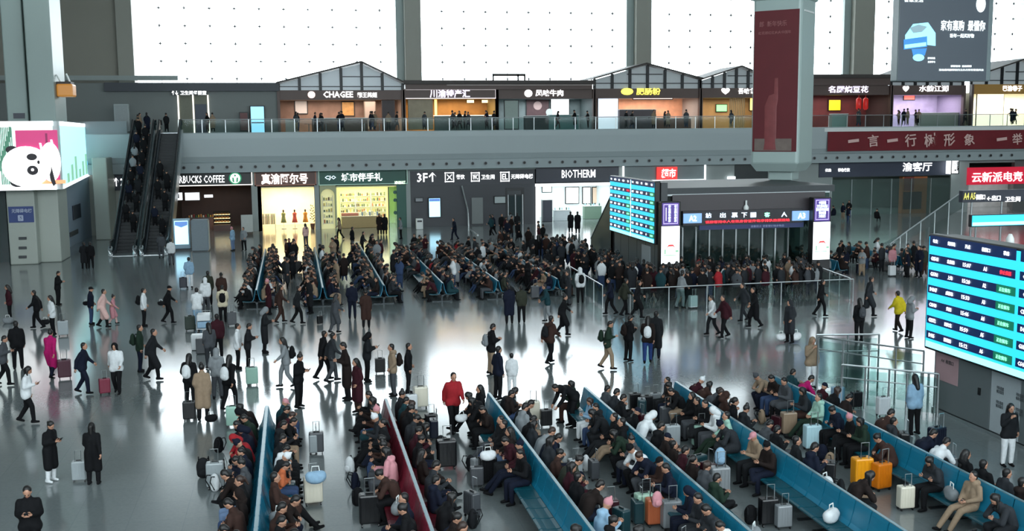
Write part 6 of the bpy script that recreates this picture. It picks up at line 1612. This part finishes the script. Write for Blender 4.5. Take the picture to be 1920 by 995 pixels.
# ------------------------------------------------------------------ seated travellers
TOPS = ['black'] * 9 + ['charcoal'] * 6 + ['navy'] * 4 + ['grey2'] * 4 + ['brown'] * 3 + ['darkbrown'] * 4 + ['maroon'] * 3 + ['olive', 'green', 'grey', 'lightgrey', 'beige', 'white', 'teal', 'grey', 'black', 'charcoal', 'navy']
PANTS = ['black'] * 8 + ['charcoal'] * 3 + ['navy'] * 3 + ['jeans'] * 3 + ['grey', 'grey2', 'beige', 'palejeans', 'brown']
HAIRS = ['short'] * 9 + ['long'] * 5 + ['bun', 'pony', 'pony', 'cap', 'hood', 'beanie']
SPOSE = ['sit_phone'] * 5 + ['sit_lean'] * 3 + ['sit_back'] * 2 + ['sit_doze'] * 2 + ['sit_legs'] * 2 + ['sit_side']
KIND = ['short', 'short', 'puffer', 'puffer', 'hood', 'long']
PW_ = {'sit_phone': 'looking at a phone', 'sit_lean': 'leaning forward', 'sit_back': 'sitting back with legs out', 'sit_doze': 'dozing with head down', 'sit_legs': 'with crossed legs', 'sit_side': 'sitting upright'}
ORD = ['first', 'second', 'third', 'fourth', 'fifth', 'sixth', 'seventh', 'eighth', 'ninth', 'tenth', 'eleventh', 'twelfth', 'thirteenth', 'fourteenth', 'fifteenth', 'sixteenth', 'seventeenth', 'eighteenth', 'nineteenth', 'twentieth']
rp = random.Random(21)
ROWN = ['leftmost teal row', 'red row', 'third near row', 'fourth near row', 'fifth near row', 'rightmost near row']
OCC = {(0, 'L'): 'xxxxxxxxxxxxxx.xxxx', (0, 'R'): 'xxxxx.xxxx.xbxxxx.', (1, 'L'): 'xxxxxxxxxx.xb.xx.xx', (1, 'R'): 'xxxxxxxx.x.xx.x.xxx',
       (2, 'L'): 'xxxx.xxxxxx......bx', (2, 'R'): 'xx.xxxxxxxxxxxx.xxx', (3, 'L'): 'x..xxxxxxxxxxx.xxxx', (3, 'R'): '.xxx.xx.xxxxxxx..b',
       (4, 'L'): 'xxxxxxxxx.xx....b..', (4, 'R'): 'xxxxxxx.xx.xxb.x..', (5, 'L'): 'xxx.xx.xxx.x..xbx.x', (5, 'R'): 'xx.xxx..xx.xx.xxxx'}
SPEC = {  # hand-set travellers that stand out in the photograph
 (0, 'R', 9): ('short', 'orange', 'jeans', 'short'), (0, 'R', 7): ('hood', 'white', 'black', 'short'), (0, 'L', 16): ('puffer', 'brightblue', 'black', 'short'), (0, 'L', 5): ('puffer', 'red', 'black', 'hood'), (0, 'L', 3): ('puffer', 'maroon', 'black', 'short'),
 (1, 'L', 10): ('puffer', 'charcoal', 'black', 'beanie', 'yellow'), (1, 'L', 9): ('hood', 'pink', 'grey', 'long'), (2, 'R', 16): ('hood', 'lightblue', 'white', 'beanie', 'pink'), (3, 'L', 3): ('hood', 'lightblue', 'white', 'long'), (3, 'R', 6): ('hood', 'white', 'grey', 'hood'),
 (4, 'L', 6): ('hood', 'white', 'grey', 'hood'), (4, 'L', 7): ('puffer', 'mint', 'green', 'short'), (5, 'R', 12): ('puffer', 'white', 'brown', 'short'), (5, 'L', 16): ('hood', 'beige', 'beige', 'short'), (5, 'R', 1): ('short', 'magenta', 'black', 'short'), (5, 'L', 5): ('hood', 'mint', 'green', 'short'), (2, 'L', 10): ('short', 'black', 'navy', 'short'), (1, 'R', 17): ('short', 'black', 'black', 'short'), (3, 'L', 18): ('hood', 'white', 'grey', 'short')}
nseat = 0
for (r, side), occ in OCC.items():
    sx = -1 if side == 'L' else 1
    for k, ch in enumerate(occ):
        y = NY - PITCH * (k + .5); sd = 'left' if sx < 0 else 'right'
        if ch == 'b':
            soft_bag((NEARX[r] + sx * .42, y, .43), rp.uniform(0, 90), rp.choice(['white', 'lightgrey', 'cream']), 'pale bag on %s seat from far end, %s side, %s' % (ORD[k], sd, ROWN[r]), 1.2)
        if ch != 'x': continue
        coat, top, pants, hair = rp.choice(KIND), rp.choice(TOPS), rp.choice(PANTS), rp.choice(HAIRS)
        sp = SPEC.get((r, side, k))
        if sp: coat, top, pants, hair = sp[:4]
        pose = rp.choice(SPOSE)
        hd = (180 if sx < 0 else 0) + rp.uniform(-14, 14)
        hc = 'hair' if hair in ('short', 'long', 'bun', 'pony') else (top if hair == 'hood' else rp.choice(['black', 'grey', 'pink', 'white', 'navy']))
        if hc == 'hair' and rp.random() < .12: hc = 'hairbrown'
        cn = {'long': 'coat', 'puffer': 'padded jacket', 'hood': 'hooded jacket', 'short': 'jacket'}[coat]
        if sp and len(sp) > 4: hc = sp[4]
        label = 'person in %s %s %s, %s seat from the far end, %s side of the %s' % (cw(top), cn, PW_[pose], ORD[k], sd, ROWN[r])
        w = label.split()
        if len(w) > 22: label = label
        label = '%s %s, %s seat from far end, %s side, %s' % (cw(top), cn + ' sitter', ORD[k], sd, ROWN[r])
        person((NEARX[r] + sx * (.33 + rp.uniform(0, .04)), y + rp.uniform(-.04, .04), 0), hd, pose, coat, top, pants, label, hair, hc, rp.uniform(.90, 1.0), 'travellers seated on the near benches')
        nseat += 1
        if rp.random() < .28:
            q = (NEARX[r] + sx * (1.12 + rp.uniform(0, .15)), y + rp.uniform(-.1, .1), 0)
            lb = ' before %s seat from far end, %s side, %s' % (ORD[k], sd, ROWN[r])
            if rp.random() < .6: suitcase(q, rp.uniform(-30, 120), rp.choice(['black', 'charcoal', 'grey', 'navy', 'lightgrey', 'maroon', 'silver', 'teal']), 'suitcase' + lb, rp.uniform(.75, .95), handle=rp.random() < .5)
            else: backpack(q, rp.uniform(0, 360), rp.choice(['black', 'charcoal', 'grey', 'navy', 'white', 'beige']), 'backpack' + lb, 1.0)
# front seats of the back waiting block
FN = ['far first row', 'far second row', 'far third row', 'far fourth row', 'far fifth row', 'far sixth row']
for r, x in enumerate(FARX):
    for sx in (-1, 1):
        for k in range(3):
            if rp.random() < .12: continue
            coat, top, pants, hair = rp.choice(KIND), rp.choice(TOPS), rp.choice(PANTS), rp.choice(HAIRS)
            pose = rp.choice(SPOSE); y = FYN + PITCH * (k + .5); cn = {'long': 'coat', 'puffer': 'padded jacket', 'hood': 'hooded jacket', 'short': 'jacket'}[coat]
            hc = 'hair' if hair in ('short', 'long', 'bun', 'pony') else (top if hair == 'hood' else rp.choice(['black', 'grey', 'pink', 'white']))
            person((x + sx * .34, y, 0), (180 if sx < 0 else 0) + rp.uniform(-14, 14), pose, coat, top, pants, '%s %s sitter, %s seat from near end, %s side, %s' % (cw(top), cn, ORD[k], 'left' if sx < 0 else 'right', FN[r]), hair, hc, rp.uniform(.95, 1.04), 'travellers seated at the front of the back block')
            nseat += 1
print('PEOPLE', len(WALK), nseat)

# ------------------------------------------------------------------ the remaining distant crowd (past the three hundred largest): one object
LOD = {}
def lod(pose, coat, hair):
    key = (pose, coat, hair)
    if key in LOD: return LOD[key]
    J = POSES[pose]; V, F, P = [], [], []
    def addm(me, pid):
        n = len(me.vertices); co = np.empty(n * 3, 'f'); me.vertices.foreach_get('co', co); base = sum(len(x) for x in V)
        V.append(co.reshape(-1, 3))
        for p in me.polygons: F.append([i + base for i in p.vertices]); P.append(pid)
    bm = bmesh.new(); H = headM(J); ball(bm, (0, 0, .0), 1, (.078, .096, .115), H); caps(bm, J['nek'], J['hd'], .06, .05)
    for i in (0, 1): ball(bm, J['wr'][i], .05)
    m = bpy.data.meshes.new('lod'); bm.to_mesh(m); bm.free(); addm(m, 0); bpy.data.meshes.remove(m)
    m = remeshed(top_bm(J, coat), .085, 'lod', 1); addm(m, 1); bpy.data.meshes.remove(m)
    m = remeshed(trou_bm(J), .08, 'lod', 1); addm(m, 2); bpy.data.meshes.remove(m)
    bm = bmesh.new(); ball(bm, (0, -.02, .036), 1, (.09, .1, .106), headM(J), 10)
    if hair == 'long': caps(bm, headM(J) @ Vector((0, -.07, 0)), headM(J) @ Vector((0, -.1, -.24)), .08, .06)
    me = bpy.data.meshes.new('x'); bm.to_mesh(me); bm.free(); addm(me, 3); bpy.data.meshes.remove(me)
    Fq = F; LOD[key] = (np.concatenate(V), Fq, np.array(P)); return LOD[key]
pal = ['black', 'charcoal', 'navy', 'grey2', 'brown', 'darkbrown', 'maroon', 'olive', 'grey', 'lightgrey', 'white', 'beige', 'red', 'blue', 'teal', 'jeans', 'pink']
class Crowd:
    def __init__(s): s.V = []; s.F = []; s.M = []; s.n = 0; s.cnt = 0
    def add(s, loc, hd, pose, top=None, pants=None, coat=None, hair=None, sc=None):
        top = top or rp.choice(TOPS + ['lightgrey', 'white', 'grey', 'red', 'lightgrey', 'beige', 'jeans']); pants = pants or rp.choice(PANTS)
        top = top if top in pal else 'grey'; pants = pants if pants in pal else 'black'
        v, f, p = lod(pose, coat or rp.choice(['short', 'puffer', 'long']), hair or rp.choice(['short', 'short', 'long']))
        a = R(hd - 90); sc = sc or rp.uniform(.95, 1.05); c, si = math.cos(a) * sc, math.sin(a) * sc
        w = np.empty_like(v); w[:, 0] = v[:, 0] * c - v[:, 1] * si + loc[0]; w[:, 1] = v[:, 0] * si + v[:, 1] * c + loc[1]; w[:, 2] = v[:, 2] * sc + loc[2]
        s.V.append(w); n = s.n; s.F += [[i + n for i in q] for q in f]
        lut = [0, 2 + pal.index(top), 2 + pal.index(pants), 1]; s.M += [lut[i] for i in p]; s.n += len(v); s.cnt += 1
    def build(s, label):
        me = bpy.data.meshes.new('crowd'); me.from_pydata(np.concatenate(s.V).tolist(), [], s.F)
        for m_ in [M_skin, CM['hair']] + [CM[k] for k in pal]: me.materials.append(m_)
        me.polygons.foreach_set('material_index', s.M); me.polygons.foreach_set('use_smooth', [True] * len(me.polygons)); me.update()
        o = bpy.data.objects.new('crowd', me); COL.objects.link(o); tag(o, label, 'crowd', None, 'stuff'); print('CROWD', s.cnt, len(me.polygons)); return o
cr = Crowd()
for r, x in enumerate(FARX):
    for sx in (-1, 1):
        for k in range(3, 29):
            if rp.random() < (.22 if not (r == 3 and sx < 0 and 4 < k < 16) else .85): continue
            cr.add((x + sx * .34, FYN + PITCH * (k + .5), 0), (180 if sx < 0 else 0) + rp.uniform(-15, 15), rp.choice(['sit_phone', 'sit_lean', 'sit_back', 'sit_doze']))
# people standing in the aisles of the back block
for k in range(42):
    x = rp.choice([.0, 2.7, 5.6, 8.5, 11.4, 14.2]) - .35 + rp.uniform(-.35, .35); cr.add((x, rp.uniform(55, 72), 0), rp.uniform(0, 360), rp.choice(['stand', 'phone', 'stand']))
# queue: a dense band from the upper left towards the gate, then spread before it
def poly_pt(a, b, w):
    t = rp.random(); return a[0] + (b[0] - a[0]) * t + rp.uniform(-w, w), a[1] + (b[1] - a[1]) * t + rp.uniform(-w, w)
for k in range(78):
    x, y = poly_pt((16.6, 68.0), (16.9, 50.0), 1.15); cr.add((min(x, 18.0), y, 0), rp.uniform(40, 120) if rp.random() < .8 else rp.uniform(0, 360), rp.choice(['stand', 'stand', 'phone', 'walk']))
for k in range(78):
    x = rp.uniform(17.3, 26.3); y = rp.uniform(48.0, 51.6); cr.add((x, y, 0), rp.uniform(50, 130), rp.choice(['stand', 'stand', 'phone']))
for k in range(16):
    cr.add((rp.uniform(19.6, 27.6), rp.uniform(52.6, 53.4), 0), 90, rp.choice(['stand', 'phone']))
for k in range(10): cr.add((rp.uniform(14.6, 18), rp.uniform(72, 84), 0), rp.uniform(0, 360), rp.choice(['stand', 'walk']))
# seated and standing group right of the gate
for x0_ in (30, 34.5):
    for sx in (-1, 1):
        for k in range(10):
            if rp.random() < .85: cr.add((x0_ + sx * .34, (56.5 if x0_ == 30 else 57.5) - L5 / 2 + PITCH * (k + .5), 0), 180 if sx < 0 else 0, rp.choice(['sit_phone', 'sit_lean', 'sit_back']))
for k in range(14): cr.add((rp.uniform(29, 36), rp.uniform(53.0, 60), 0), rp.uniform(0, 360), rp.choice(['stand', 'phone']))
for k in range(16): cr.add((rp.uniform(38, 52), rp.uniform(80, 91), 0), rp.uniform(0, 360), rp.choice(['stand', 'sit_phone', 'stand']), top=rp.choice(['black', 'charcoal', 'navy']))
# riders on the escalators
def esc_z(y): return max(0, min(Z3, (y - EY0) / (EY1 - EY0) * Z3))
for xc, ys_, f in ((ex0, [81, 82, 83, 84, 84.6, 85.3, 86, 86.8, 87.5, 88, 88.8, 89.5, 90.2, 91, 91.6], 90), (ex1, [80.5, 81.6, 83, 84.2, 85.0, 86.2], 90)):
    for j, y in enumerate(ys_): cr.add((xc + (-.3 if j % 2 else .3), y, esc_z(y) + .06), f, 'stand', top=rp.choice(['black', 'navy', 'charcoal', 'lightgrey', 'black', 'black']), pants='black', coat=rp.choice(['short', 'long']))
# visitors on the upper floor
for u, n in ((270, 2), (318, 1), (398, 2), (560, 3), (600, 3), (640, 4), (700, 4), (735, 2), (788, 1), (850, 2), (868, 2), (878, 1), (920, 2), (1046, 1), (1072, 1), (1095, 1), (1180, 2), (1228, 1), (1248, 2), (1290, 2), (1365, 1), (1608, 2), (1690, 2), (1710, 1), (1719, 2), (1800, 1), (1900, 3)):
    for j in range(n):
        p = aty(u + rp.uniform(-9, 9), 243, UY - rp.uniform(.8, 4)); cr.add((p.x, p.y, Z3 + .02), rp.uniform(0, 360), rp.choice(['stand', 'phone', 'walk']), top=rp.choice(['black', 'charcoal', 'navy', 'grey', 'beige']))
cr.build('dense far crowd of dark coated travellers in the queue, back benches, escalators and upper floor')
bpy.data.scenes.remove(WS)
